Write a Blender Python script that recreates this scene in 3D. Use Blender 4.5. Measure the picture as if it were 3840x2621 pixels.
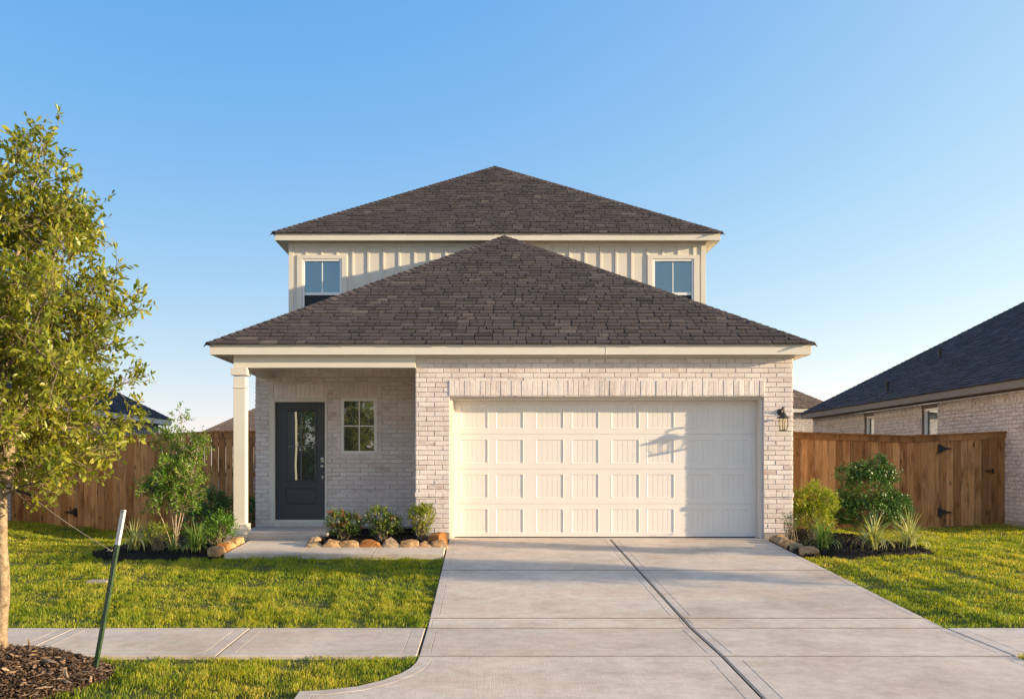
import bpy, math, random
import numpy as np
from mathutils import Vector, Matrix
R = math.radians
random.seed(7); rng = np.random.default_rng(7)
scene = bpy.context.scene
for o in list(bpy.data.objects): bpy.data.objects.remove(o)
COL = scene.collection

# ------------------------------------------------------------ camera, sky, sun, exposure
EYE = 1.19; FPX = 3726.0; VX, VY = 1813.0, 1743.0
cam = bpy.data.cameras.new("camera"); camo = bpy.data.objects.new("camera", cam); COL.objects.link(camo)
camo.location = (0, 0, EYE); camo.rotation_euler = (R(90), 0, 0)
cam.lens = 36 * FPX / 3840; cam.sensor_width = 36
cam.shift_x = (1920 - VX) / 3840; cam.shift_y = (VY - 1310.5) / 3840
cam.clip_start = 0.05; cam.clip_end = 2000
scene.camera = camo

SKY_RESP = ((1.04, .62), (.565, .48), (.2, .50)); HAZE_POW, HAZE_C = 6, (.20, .12, .02); GLOW_POW, GLOW_C = 4, (.55, .40, .10)
SUN_EL = R(10.8); SUN_AZ = R(103.5)      # azimuth clockwise from +Y
w = bpy.data.worlds.new("World"); scene.world = w; w.use_nodes = True
nt = w.node_tree; nt.nodes.clear()
out = nt.nodes.new("ShaderNodeOutputWorld"); bg = nt.nodes.new("ShaderNodeBackground")
sky = nt.nodes.new("ShaderNodeTexSky"); sky.sky_type = 'NISHITA'; sky.sun_disc = False
sky.sun_elevation = SUN_EL; sky.sun_rotation = -SUN_AZ
sky.air_density = 1.0; sky.dust_density = 0.3; sky.ozone_density = 2.5; sky.altitude = 50
# Nishita with a softened gradient, plus evening haze near the horizon and towards the sun
def wn(t, **kw):
    n_ = nt.nodes.new("ShaderNode" + t)
    for k_, v_ in kw.items(): setattr(n_, k_, v_)
    return n_
def wmath(op, a, b=None):
    m_ = wn("Math", operation=op)
    for i_, v_ in enumerate((a, b)):
        if v_ is None: continue
        if isinstance(v_, bpy.types.NodeSocket): nt.links.new(v_, m_.inputs[i_])
        else: m_.inputs[i_].default_value = v_
    return m_.outputs[0]
sep = wn("SeparateColor"); cmb = wn("CombineColor"); nt.links.new(sky.outputs[0], sep.inputs[0])
wtc = wn("TexCoord"); wx = wn("SeparateXYZ"); nt.links.new(wtc.outputs['Generated'], wx.inputs[0])
dt = wn("VectorMath", operation='DOT_PRODUCT'); nt.links.new(wtc.outputs['Generated'], dt.inputs[0])
dt.inputs[1].default_value = (math.sin(SUN_AZ) * math.cos(SUN_EL), math.cos(SUN_AZ) * math.cos(SUN_EL), math.sin(SUN_EL))
hz = wmath('POWER', wmath('SUBTRACT', 1.0, wmath('ABSOLUTE', wx.outputs[2])), HAZE_POW)
gl = wmath('POWER', wmath('MULTIPLY', wmath('ADD', dt.outputs['Value'], 1.0), .5), GLOW_POW)
for i, (g, k) in enumerate(SKY_RESP):
    v = wmath('MINIMUM', wmath('POWER', wmath('MULTIPLY', sep.outputs[i], .15), g), (.6, .8, 1.0)[i])
    v = wmath('ADD', wmath('MULTIPLY', v, k / .15), wmath('MULTIPLY', hz, HAZE_C[i] / .15))
    v = wmath('ADD', v, wmath('MULTIPLY', gl, GLOW_C[i] / .15)); nt.links.new(v, cmb.inputs[i])
nt.links.new(cmb.outputs[0], bg.inputs[0])
bg.inputs[1].default_value = 0.15
nt.links.new(bg.outputs[0], out.inputs[0])
sl = bpy.data.lights.new("sun", 'SUN'); slo = bpy.data.objects.new("sun", sl); COL.objects.link(slo)
sl.energy = 4.8; sl.angle = R(0.6); sl.color = (1.0, 0.77, 0.48)
sd = Vector((math.sin(SUN_AZ) * math.cos(SUN_EL), math.cos(SUN_AZ) * math.cos(SUN_EL), math.sin(SUN_EL)))
slo.rotation_euler = sd.to_track_quat('Z', 'Y').to_euler(); slo.location = sd * 60
scene.view_settings.view_transform = 'Standard'; scene.view_settings.look = 'None'
scene.view_settings.exposure = 1.06; scene.view_settings.gamma = 1
scene.view_settings.use_curve_mapping = False
scene.render.engine = 'CYCLES'
scene.render.resolution_x = 1024; scene.render.resolution_y = 698

def X(fx, Y): return (fx - VX) * Y / FPX
def Z(fy, Y): return EYE + (VY - fy) * Y / FPX

# ------------------------------------------------------------ materials
def NM(name):
    m = bpy.data.materials.new(name); m.use_nodes = True
    n = m.node_tree; n.nodes.clear()
    o = n.nodes.new("ShaderNodeOutputMaterial"); b = n.nodes.new("ShaderNodeBsdfPrincipled")
    n.links.new(b.outputs[0], o.inputs[0]); return m, n, b, o
def N(n, t, ins={}, **kw):
    nd = n.nodes.new("ShaderNode" + t)
    for k, v in kw.items(): setattr(nd, k, v)
    for k, v in ins.items():
        s = nd.inputs[k]
        if isinstance(v, bpy.types.NodeSocket): n.links.new(v, s)
        else: s.default_value = v
    return nd
def rgba(c): return (c[0], c[1], c[2], 1)
def ramp(n, fac, stops):
    r = N(n, "ValToRGB", {0: fac}); e = r.color_ramp.elements
    while len(e) > 1: e.remove(e[-1])
    e[0].position = stops[0][0]; e[0].color = rgba(stops[0][1])
    for p, c in stops[1:]:
        k = e.new(p); k.color = rgba(c)
    return r.outputs[0]
def coords(n, scale=(1, 1, 1)):
    tc = N(n, "TexCoord"); mp = N(n, "Mapping", {0: tc.outputs['Object'], 3: scale}); return mp.outputs[0]
def noise(n, vec, s, d=4, r=.55): return N(n, "TexNoise", {'Vector': vec, 'Scale': s, 'Detail': d, 'Roughness': r}).outputs[0]
def attr(n, nm='rnd'): return N(n, "Attribute", attribute_name=nm).outputs['Fac']
def mix(n, f, a, b, mode='MIX'):
    m = N(n, "MixRGB", blend_type=mode)
    for i, v in enumerate((f, a, b)):
        if isinstance(v, bpy.types.NodeSocket): n.links.new(v, m.inputs[i])
        else: m.inputs[i].default_value = v if i == 0 else rgba(v)
    return m.outputs[0]
def bump(n, b, h, dist=.002, st=1.0):
    bm = N(n, "Bump", {'Height': h, 'Distance': dist, 'Strength': st}); n.links.new(bm.outputs[0], b.inputs['Normal'])

def m_paint(name, c, rough=.55, var=.06, spec=.4):
    m, n, b, o = NM(name); v = coords(n)
    nz = noise(n, v, 3.5, 5); nz2 = noise(n, v, 40, 3)
    f = mix(n, .25, nz, nz2)
    col = ramp(n, f, [(.3, [x * (1 - var) for x in c]), (.7, [min(1, x * (1 + var)) for x in c])])
    n.links.new(col, b.inputs['Base Color']); b.inputs['Roughness'].default_value = rough
    b.inputs['Specular IOR Level'].default_value = spec
    bump(n, b, noise(n, v, 160, 2), .0006, .5); return m
def m_siding(name, c):
    m, n, b, o = NM(name); v = coords(n, (30, 30, 2)); v2 = coords(n)
    col = ramp(n, noise(n, v2, 2.5), [(.3, [x * .94 for x in c]), (.7, [x * 1.04 for x in c])])
    n.links.new(col, b.inputs['Base Color']); b.inputs['Roughness'].default_value = .6
    bump(n, b, noise(n, v, 6, 4), .0015, .6); return m
def m_brick(name, stops, scale=1.0):
    m, n, b, o = NM(name); v = coords(n)
    a = attr(n)
    base = ramp(n, a, stops)
    smear = noise(n, coords(n, (1, 1, 2.2)), 9, 6, .7)
    sm = ramp(n, smear, [(.42, (0, 0, 0)), (.62, (1, 1, 1))])
    col = mix(n, sm, base, (.76, .70, .675))
    fine = noise(n, v, 70, 4, .7)
    pit = ramp(n, fine, [(.30, (.52, .42, .37)), (.44, (1, 1, 1))])
    col = mix(n, .8, col, pit, 'MULTIPLY')
    big = ramp(n, noise(n, v, 1.3, 3), [(.3, (.9, .87, .86)), (.7, (1.05, 1.03, 1.0))])
    col = mix(n, 1.0, col, big, 'MULTIPLY')
    n.links.new(col, b.inputs['Base Color']); b.inputs['Roughness'].default_value = .9
    b.inputs['Specular IOR Level'].default_value = .2
    h = mix(n, .5, noise(n, v, 45, 5, .7), noise(n, v, 14, 3))
    bump(n, b, h, .007, .9); return m
def m_mortar(name, c=(.50, .465, .44)):
    m, n, b, o = NM(name); v = coords(n)
    col = ramp(n, noise(n, v, 12, 5), [(.3, [x * .75 for x in c]), (.7, [x * 1.15 for x in c])])
    n.links.new(col, b.inputs['Base Color']); b.inputs['Roughness'].default_value = .95
    bump(n, b, noise(n, v, 120, 3), .003, .8); return m
def m_shingle(name, stops):
    m, n, b, o = NM(name); v = coords(n)
    base = ramp(n, attr(n), stops)
    g = ramp(n, noise(n, v, 260, 2, .8), [(.3, (.55, .55, .55)), (.7, (1.45, 1.4, 1.35))])
    g2 = ramp(n, noise(n, v, 22, 4, .7), [(.35, (.8, .8, .82)), (.65, (1.15, 1.12, 1.08))])
    col = mix(n, 1, base, g, 'MULTIPLY'); col = mix(n, 1, col, g2, 'MULTIPLY')
    n.links.new(col, b.inputs['Base Color']); b.inputs['Roughness'].default_value = .95
    b.inputs['Specular IOR Level'].default_value = .15
    bump(n, b, noise(n, v, 220, 2), .002, 1); return m
def m_wood(name, ca, cb, knot=(.10, .045, .018)):
    m, n, b, o = NM(name)
    a = attr(n); tc = N(n, "TexCoord")
    off = N(n, "CombineXYZ", {0: N(n, "Math", {0: a, 1: 37.0}, operation='MULTIPLY').outputs[0], 2: N(n, "Math", {0: a, 1: 91.0}, operation='MULTIPLY').outputs[0]}).outputs[0]
    vec = N(n, "VectorMath", {0: tc.outputs['Object'], 1: off}, operation='ADD').outputs[0]
    g = N(n, "Mapping", {0: vec, 3: (38, 38, 1.6)}).outputs[0]
    grain = noise(n, g, 2.0, 6, .7)
    base = ramp(n, a, [(0, [x * .66 for x in ca]), (.35, ca), (.75, cb), (1, [x * 1.2 for x in cb])])
    gc = ramp(n, grain, [(.3, (.6, .55, .5)), (.7, (1.2, 1.18, 1.15))])
    col = mix(n, 1, base, gc, 'MULTIPLY')
    k = N(n, "TexVoronoi", {'Vector': N(n, "Mapping", {0: vec, 3: (5.5, 5.5, 2.3)}).outputs[0], 'Scale': 1.0}, feature='F1').outputs['Distance']
    kf = ramp(n, k, [(.06, (1, 1, 1)), (.17, (0, 0, 0))])
    st = ramp(n, noise(n, N(n, "Mapping", {0: vec, 3: (9, 9, 2.2)}).outputs[0], 1.0, 4), [(.5, (1, 1, 1)), (.68, (.55, .48, .42))])
    col = mix(n, 1, col, st, 'MULTIPLY'); col = mix(n, kf, col, knot)
    n.links.new(col, b.inputs['Base Color']); b.inputs['Roughness'].default_value = .75
    b.inputs['Specular IOR Level'].default_value = .25
    bump(n, b, grain, .002, .6); return m
def m_concrete(name, ca=(.50, .455, .41), broom=0, light=1.0):
    m, n, b, o = NM(name); v = coords(n)
    ca = [x * light for x in ca]
    big = noise(n, v, .9, 6, .6)
    col = ramp(n, big, [(.3, [ca[0] * .80, ca[1] * .78, ca[2] * .76]), (.5, ca), (.7, [ca[0] * 1.14, ca[1] * 1.12, ca[2] * 1.1])])
    sp = ramp(n, noise(n, v, 90, 4, .8), [(.3, (.82, .82, .82)), (.7, (1.1, 1.1, 1.1))])
    col = mix(n, 1, col, sp, 'MULTIPLY')
    stn = ramp(n, noise(n, coords(n, (1, 1.35, 1)), 1.9, 8, .72), [(.50, (0, 0, 0)), (.70, (1, 1, 1))])
    stm = N(n, "Math", {0: stn, 1: .42}, operation='MULTIPLY').outputs[0]
    col = mix(n, stm, col, (.36, .27, .19))
    st2 = ramp(n, noise(n, coords(n, (.9, 1.1, 1)), .8, 9, .68), [(.47, (0, 0, 0)), (.66, (1, 1, 1))])
    col = mix(n, N(n, "Math", {0: st2, 1: .5}, operation='MULTIPLY').outputs[0], col, (.55, .40, .29))
    sp2 = ramp(n, noise(n, v, 7, 6, .75), [(.35, (.86, .85, .84)), (.6, (1.04, 1.04, 1.04))]); col = mix(n, 1, col, sp2, 'MULTIPLY')
    vo = N(n, "TexVoronoi", {'Vector': v, 'Scale': 1.7}).outputs['Distance']
    col = mix(n, ramp(n, vo, [(.012, (.8, .8, .8)), (.022, (0, 0, 0))]), col, (.12, .08, .05))
    col = mix(n, 1, col, ramp(n, attr(n), [(0, (.93, .92, .92)), (1, (1.05, 1.05, 1.06))]), 'MULTIPLY')
    n.links.new(col, b.inputs['Base Color']); b.inputs['Roughness'].default_value = .88
    b.inputs['Specular IOR Level'].default_value = .3
    h = noise(n, coords(n, (140, 3, 1)) if broom else v, 1.0 if broom else 130, 4)
    h = mix(n, .5, h, noise(n, v, 55, 4, .7))
    bump(n, b, h, .0035, .7); return m
def m_leaf(name, stops, trans=.35, rough=.42, ts=1.0, clump=1.2):
    m, n, b, o = NM(name); v = coords(n)
    f = mix(n, .45, attr(n), noise(n, v, clump, 3))
    col = ramp(n, f, stops)
    geo = N(n, "NewGeometry")
    n.links.new(col, b.inputs['Base Color']); b.inputs['Roughness'].default_value = rough
    b.inputs['Specular IOR Level'].default_value = .45
    tr = N(n, "BsdfTranslucent", {0: mix(n, 1, col, (1.5 * ts, 1.35 * ts, .5 * ts), 'MULTIPLY')})
    ms = N(n, "MixShader", {0: trans, 1: b.outputs[0], 2: tr.outputs[0]})
    n.links.new(ms.outputs[0], o.inputs[0]); return m
def m_noise(name, stops, s=20, rough=.9, bd=.004, bs=60, spec=.3, usernd=False, metal=0):
    m, n, b, o = NM(name); v = coords(n)
    f = mix(n, .6, attr(n), noise(n, v, s, 5, .65)) if usernd else noise(n, v, s, 5, .65)
    n.links.new(ramp(n, f, stops), b.inputs['Base Color']); b.inputs['Roughness'].default_value = rough
    b.inputs['Specular IOR Level'].default_value = spec; b.inputs['Metallic'].default_value = metal
    bump(n, b, noise(n, v, bs, 5, .7), bd, 1); return m
def m_glass(name, refl=.3, c=(.012, .014, .016), tint=(.85, .95, 1)):
    m, n, b, o = NM(name)
    b.inputs['Base Color'].default_value = rgba(c); b.inputs['Roughness'].default_value = .3
    g = N(n, "BsdfGlossy", {'Color': rgba(tint), 'Roughness': .01})
    v = coords(n); bm = N(n, "Bump", {'Height': noise(n, v, 1.6, 1), 'Distance': .004, 'Strength': .5})
    n.links.new(bm.outputs[0], g.inputs['Normal'])
    fr = N(n, "Fresnel", {0: 1.5}); mx = N(n, "Math", {0: fr.outputs[0], 1: refl}, operation='MAXIMUM')
    ms = N(n, "MixShader", {0: mx.outputs[0], 1: b.outputs[0], 2: g.outputs[0]})
    n.links.new(ms.outputs[0], o.inputs[0]); return m

TRIM = m_paint("cream_paint", (.70, .645, .555), .5, .035)
WHITE = m_paint("white_vinyl", (.80, .79, .77), .35, .02)
DOORW = m_paint("garage_door_paint", (.79, .735, .68), .42, .025)
SIDING = m_siding("siding_paint", (.68, .63, .55))
DARKD = m_paint("charcoal_door_paint", (.058, .059, .070), .38, .10)
BR = m_brick("whitewashed_brick", [(0, (.52, .39, .35)), (.12, (.62, .51, .47)), (.35, (.71, .63, .60)), (.7, (.77, .70, .675)), (1, (.82, .77, .745))])
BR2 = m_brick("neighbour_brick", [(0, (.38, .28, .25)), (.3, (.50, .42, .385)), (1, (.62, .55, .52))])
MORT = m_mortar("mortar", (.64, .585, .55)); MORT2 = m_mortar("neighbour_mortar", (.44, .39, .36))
FOUND = m_concrete("foundation_concrete", (.36, .32, .28))
SH = m_shingle("brown_shingle", [(0, (.050, .043, .044)), (.3, (.076, .064, .063)), (.6, (.094, .079, .076)), (.85, (.118, .101, .092)), (1, (.155, .135, .115))])
SHB = m_shingle("slate_blue_shingle", [(0, (.038, .042, .052)), (.5, (.062, .067, .082)), (1, (.090, .095, .11))])
SHR = m_shingle("reddish_shingle", [(0, (.14, .10, .085)), (.5, (.19, .145, .12)), (1, (.25, .20, .165))])
UND = m_noise("roof_underlay", [(.3, (.012, .011, .011)), (.7, (.025, .022, .022))])
WOOD = m_wood("cedar_board", (.44, .205, .075), (.55, .28, .115))
CONC = m_concrete("broom_concrete", (.65, .555, .46), broom=1); CONCS = m_concrete("smooth_concrete_edge", (.62, .54, .46), light=1.0)
JOINT = m_noise("joint_filler", [(.3, (.30, .25, .20)), (.7, (.48, .42, .35))], 30)
BLACK = m_noise("black_iron", [(.3, (.012, .011, .010)), (.7, (.03, .027, .024))], 60, .45, .0005, 200)
BRONZE = m_noise("weathered_bronze", [(.3, (.018, .014, .012)), (.7, (.05, .04, .032))], 40, .5, .0005, 150, .5)
NICKEL = m_noise("satin_nickel", [(.3, (.50, .48, .45)), (.7, (.62, .60, .57))], 40, .28, .0002, 100, .5, metal=.9)
GL = m_glass("window_glass", .30); GLU = m_glass("upper_window_glass", .30, (.010, .016, .022), (.50, .72, .85))
GLD = m_glass("door_glass", .22)
def _shade_overlay():  # dark see-through layer imitating roof shadow mirrored in the lower panes
    m, n, b, o = NM("shade_overlay"); b.inputs['Base Color'].default_value = (.02, .022, .026, 1); b.inputs['Roughness'].default_value = .8
    t = N(n, "BsdfTransparent"); ms = N(n, "MixShader", {0: .42, 1: b.outputs[0], 2: t.outputs[0]}); n.links.new(ms.outputs[0], o.inputs[0]); return m
SCREEN = _shade_overlay()
LGL = NM("lamp_glass")
def _lg():
    m, n, b, o = LGL; b.inputs['Base Color'].default_value = (1, .97, .9, 1); b.inputs['Roughness'].default_value = .1
    t = N(n, "BsdfTransparent", {0: (.97, .94, .86, 1)}); ms = N(n, "MixShader", {0: .975, 1: b.outputs[0], 2: t.outputs[0]})
    n.links.new(ms.outputs[0], o.inputs[0]); return m
LGL = _lg()
BARK = m_noise("oak_bark", [(.25, (.09, .06, .035)), (.42, (.26, .19, .12)), (.7, (.44, .35, .24))], 22, .9, .02, 26)
TWIG = m_noise("twig_bark", [(.3, (.13, .095, .06)), (.7, (.28, .22, .15))], 30)
PSTEM = m_noise("pale_stem", [(.3, (.28, .21, .14)), (.7, (.48, .38, .27))], 25)
L_OAK = m_leaf("oak_leaf", [(.18, (.07, .11, .014)), (.40, (.17, .22, .024)), (.60, (.31, .32, .038)), (.85, (.46, .38, .055))], .42, .36)
L_MYR = m_leaf("bright_leaf", [(.2, (.045, .12, .012)), (.5, (.12, .25, .022)), (.8, (.28, .38, .045))], .42, .36)
L_DARK = m_leaf("dark_glossy_leaf", [(.2, (.022, .06, .012)), (.5, (.065, .15, .026)), (.85, (.18, .30, .05))], .2, .34)
L_HOL = m_leaf("berry_shrub_leaf", [(.2, (.035, .08, .015)), (.5, (.12, .19, .03)), (.8, (.34, .36, .07))], .3, .3)
L_YEL = m_leaf("yellow_green_leaf", [(.2, (.09, .18, .015)), (.5, (.26, .33, .025)), (.75, (.45, .42, .04)), (.9, (.50, .28, .06))], .42, .4, 1, 3)
L_LIM = m_leaf("lime_leaf", [(.2, (.04, .12, .01)), (.5, (.10, .22, .02)), (.8, (.2, .33, .04))], .35, .36)
L_RED = m_leaf("red_tip_leaf", [(.2, (.22, .045, .02)), (.8, (.42, .13, .06))], .3, .4)
L_STR = m_leaf("variegated_blade", [(.2, (.13, .20, .04)), (.45, (.38, .42, .14)), (.8, (.68, .66, .36))], .3, .45)
L_GRN = m_leaf("green_blade", [(.2, (.05, .13, .02)), (.5, (.13, .26, .035)), (.85, (.38, .42, .12))], .3, .45)
GRASS = m_leaf("lawn_blade", [(.2, (.07, .14, .010)), (.40, (.19, .28, .014)), (.56, (.35, .385, .022)), (.70, (.50, .44, .05)), (.88, (.62, .47, .16))], .45, .5, 1, 2.2)
SOIL = m_noise("lawn_soil", [(.3, (.035, .045, .012)), (.55, (.075, .085, .02)), (.75, (.13, .11, .045))], 5, .95, .02, 40)
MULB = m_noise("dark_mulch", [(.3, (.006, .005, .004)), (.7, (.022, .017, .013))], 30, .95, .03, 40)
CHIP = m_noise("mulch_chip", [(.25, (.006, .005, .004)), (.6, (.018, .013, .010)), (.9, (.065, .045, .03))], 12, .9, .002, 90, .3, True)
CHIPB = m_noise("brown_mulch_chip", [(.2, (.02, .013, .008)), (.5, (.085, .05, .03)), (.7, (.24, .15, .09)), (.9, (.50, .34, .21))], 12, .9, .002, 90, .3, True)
STRAND = m_noise("bark_strand", [(.3, (.14, .09, .055)), (.55, (.30, .20, .125)), (.85, (.52, .37, .24))], 12, .9, .002, 90, .3, True)
ROCK = m_noise("sandstone", [(.3, (.20, .115, .05)), (.5, (.40, .245, .12)), (.7, (.54, .37, .21))], 6, .9, .012, 30, .2)
ROCKO = m_noise("orange_sandstone", [(.3, (.22, .085, .025)), (.5, (.38, .15, .045)), (.7, (.42, .22, .08))], 6, .9, .012, 30, .2)
ROCKG = m_noise("grey_tan_sandstone", [(.3, (.18, .12, .075)), (.5, (.34, .245, .155)), (.7, (.48, .36, .24))], 6, .9, .012, 30, .2)
GREENP = m_noise("green_post_paint", [(.3, (.022, .05, .022)), (.7, (.05, .095, .045))], 12, .4, .001, 80, .5)
WPOST = m_noise("white_post_paint", [(.35, (.30, .26, .22)), (.5, (.72, .70, .68)), (.7, (.80, .78, .76))], 14, .5, .001, 80)
WIRE = m_noise("steel_wire", [(.3, (.14, .13, .115)), (.7, (.30, .28, .25))], 90, .4, .0005, 200, .5)
ASPH = m_noise("asphalt", [(.3, (.04, .04, .04)), (.7, (.065, .063, .06))], 60)

# ------------------------------------------------------------ mesh builder
class MB:
    def __init__(s): s.v = []; s.f = []; s.r = []; s.mi = []
    def add(s, vs, fs, r=0.5, m=0):
        b = len(s.v); s.v += [tuple(p) for p in vs]; s.r += [r] * len(vs)
        s.f += [tuple(b + i for i in f) for f in fs]; s.mi += [m] * len(fs)
    def quad(s, a, b, c, d, r=.5, m=0): s.add([a, b, c, d], [(0, 1, 2, 3)], r, m)
    def box(s, x0, x1, y0, y1, z0, z1, r=.5, m=0):
        vs = [(x, y, z) for z in (z0, z1) for y in (y0, y1) for x in (x0, x1)]
        s.add(vs, [(0, 2, 3, 1), (4, 5, 7, 6), (0, 1, 5, 4), (2, 6, 7, 3), (0, 4, 6, 2), (1, 3, 7, 5)], r, m)
    def tube(s, pts, rad, n=6, r=.5, m=0, cap=True):
        pts = [Vector(p) for p in pts]
        if not hasattr(rad, '__len__'): rad = [rad] * len(pts)
        vs = []; up = Vector((.13, .21, 1)).normalized()
        for i, p in enumerate(pts):
            d = (pts[min(i + 1, len(pts) - 1)] - pts[max(i - 1, 0)]).normalized()
            a = d.cross(up)
            if a.length < .05: a = d.cross(Vector((1, 0, 0)))
            a.normalize(); b = d.cross(a)
            for k in range(n):
                t = 2 * math.pi * k / n; vs.append(p + (a * math.cos(t) + b * math.sin(t)) * rad[i])
        fs = []
        for i in range(len(pts) - 1):
            for k in range(n):
                k2 = (k + 1) % n; fs.append((i * n + k, i * n + k2, (i + 1) * n + k2, (i + 1) * n + k))
        if cap: fs.append(tuple(range(n - 1, -1, -1))); fs.append(tuple((len(pts) - 1) * n + k for k in range(n)))
        s.add(vs, fs, r, m)
    def lathe(s, c, prof, n=20, r=.5, m=0, axis='z'):
        vs = []
        for (rad, h) in prof:
            for k in range(n):
                t = 2 * math.pi * k / n; a, b = rad * math.cos(t), rad * math.sin(t)
                if axis == 'z': vs.append((c[0] + a, c[1] + b, c[2] + h))
                else: vs.append((c[0] + a, c[1] - h, c[2] + b))
        fs = [(i * n + k, i * n + (k + 1) % n, (i + 1) * n + (k + 1) % n, (i + 1) * n + k) for i in range(len(prof) - 1) for k in range(n)]
        s.add(vs, fs, r, m)
    def build(s, name, mats, parent=None, bev=0, smooth=False, fixn=False):
        me = bpy.data.meshes.new(name); me.from_pydata(s.v, [], s.f)
        if not isinstance(mats, (list, tuple)): mats = [mats]
        for m in mats: me.materials.append(m)
        a = me.attributes.new('rnd', 'FLOAT', 'POINT'); a.data.foreach_set('value', np.array(s.r, dtype=np.float32))
        me.polygons.foreach_set('material_index', np.array(s.mi, dtype=np.int32))
        if smooth: me.polygons.foreach_set('use_smooth', np.ones(len(s.f), dtype=bool))
        me.update()
        return link(name, me, parent, bev)
def wm(q):
    M = Matrix.LocRotScale(q.location, q.rotation_euler, q.scale)
    return wm(q.parent) @ q.matrix_parent_inverse @ M if q.parent else M
def link(name, me, parent=None, bev=0):
    o = bpy.data.objects.new(name, me); COL.objects.link(o)
    if parent:
        o.parent = parent
        o.matrix_parent_inverse = wm(parent).inverted()
    if bev:
        b = o.modifiers.new("bevel", 'BEVEL'); b.width = bev; b.segments = 2; b.limit_method = 'ANGLE'; b.angle_limit = R(40)
    return o
def tag(o, label=None, cat=None, group=None, kind=None):
    if label: o['label'] = label
    if cat: o['category'] = cat
    if group: o['group'] = group
    if kind: o['kind'] = kind
    return o
def thing(name, loc, label, cat, group=None):
    o = bpy.data.objects.new(name, None); COL.objects.link(o); o.location = loc; o.empty_display_size = .2
    return tag(o, label, cat, group)
def npmesh(name, V, faces_arr, rnd, mat, parent=None, smooth=False):
    """faces_arr: list of int arrays (n,k) with k=3 or 4"""
    me = bpy.data.meshes.new(name)
    me.vertices.add(len(V)); me.vertices.foreach_set('co', np.ascontiguousarray(V, dtype=np.float32).ravel())
    idx = np.concatenate([f.ravel() for f in faces_arr]).astype(np.int32)
    cnt = np.concatenate([np.full(len(f), f.shape[1], dtype=np.int32) for f in faces_arr])
    st = np.concatenate([[0], np.cumsum(cnt)[:-1]]).astype(np.int32)
    me.loops.add(len(idx)); me.loops.foreach_set('vertex_index', idx)
    me.polygons.add(len(cnt)); me.polygons.foreach_set('loop_start', st)
    me.polygons.foreach_set('loop_total', cnt)
    if smooth: me.polygons.foreach_set('use_smooth', np.ones(len(cnt), dtype=bool))
    a = me.attributes.new('rnd', 'FLOAT', 'POINT'); a.data.foreach_set('value', np.asarray(rnd, dtype=np.float32))
    me.materials.append(mat); me.update(calc_edges=True); me.validate()
    return link(name, me, parent)
def nrm(a): return a / np.maximum(np.linalg.norm(a, axis=-1, keepdims=True), 1e-9)
def leaves(name, P, D, U, L, W, rnd, mat, parent=None, droop=.15, shape=.62, mi=None, mat2=None):
    P, D, U = map(lambda a: np.asarray(a, float), (P, D, U)); L = np.asarray(L)[:, None]; W = np.asarray(W)[:, None]
    D = nrm(D); S = nrm(np.cross(D, U)); Nn = np.cross(S, D)
    def pt(t, s, h): return P + D * L * t + S * W * s + Nn * L * h
    vs = [pt(0, 0, 0), pt(.3, -.30, .03), pt(.3, .30, .03), pt(.3, 0, -.02), pt(shape + .05, -.5, -.02 - droop * .3), pt(shape + .05, .5, -.02 - droop * .3),
          pt(shape + .05, 0, -.07 - droop * .3), pt(1, 0, -droop)]
    n = len(P); V = np.stack(vs, 1).reshape(-1, 3); b = (np.arange(n) * 8)[:, None]
    q = np.concatenate([b + [[3, 1, 4, 6][i] for i in range(4)], b + np.array([2, 3, 6, 5])])
    t = np.concatenate([b + np.array([0, 1, 3]), b + np.array([0, 3, 2]), b + np.array([6, 4, 7]), b + np.array([5, 6, 7])])
    o = npmesh(name, V, [q, t], np.repeat(rnd, 8), mat, parent)
    if mat2:
        o.data.materials.append(mat2); li = np.empty(len(o.data.loops), np.int32); o.data.loops.foreach_get('vertex_index', li)
        st = np.empty(len(o.data.polygons), np.int32); o.data.polygons.foreach_get('loop_start', st)
        o.data.polygons.foreach_set('material_index', mi[li[st] // 8].astype(np.int32))
    return o
def rdir(n):
    v = rng.normal(size=(n, 3)); return nrm(v)

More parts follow.
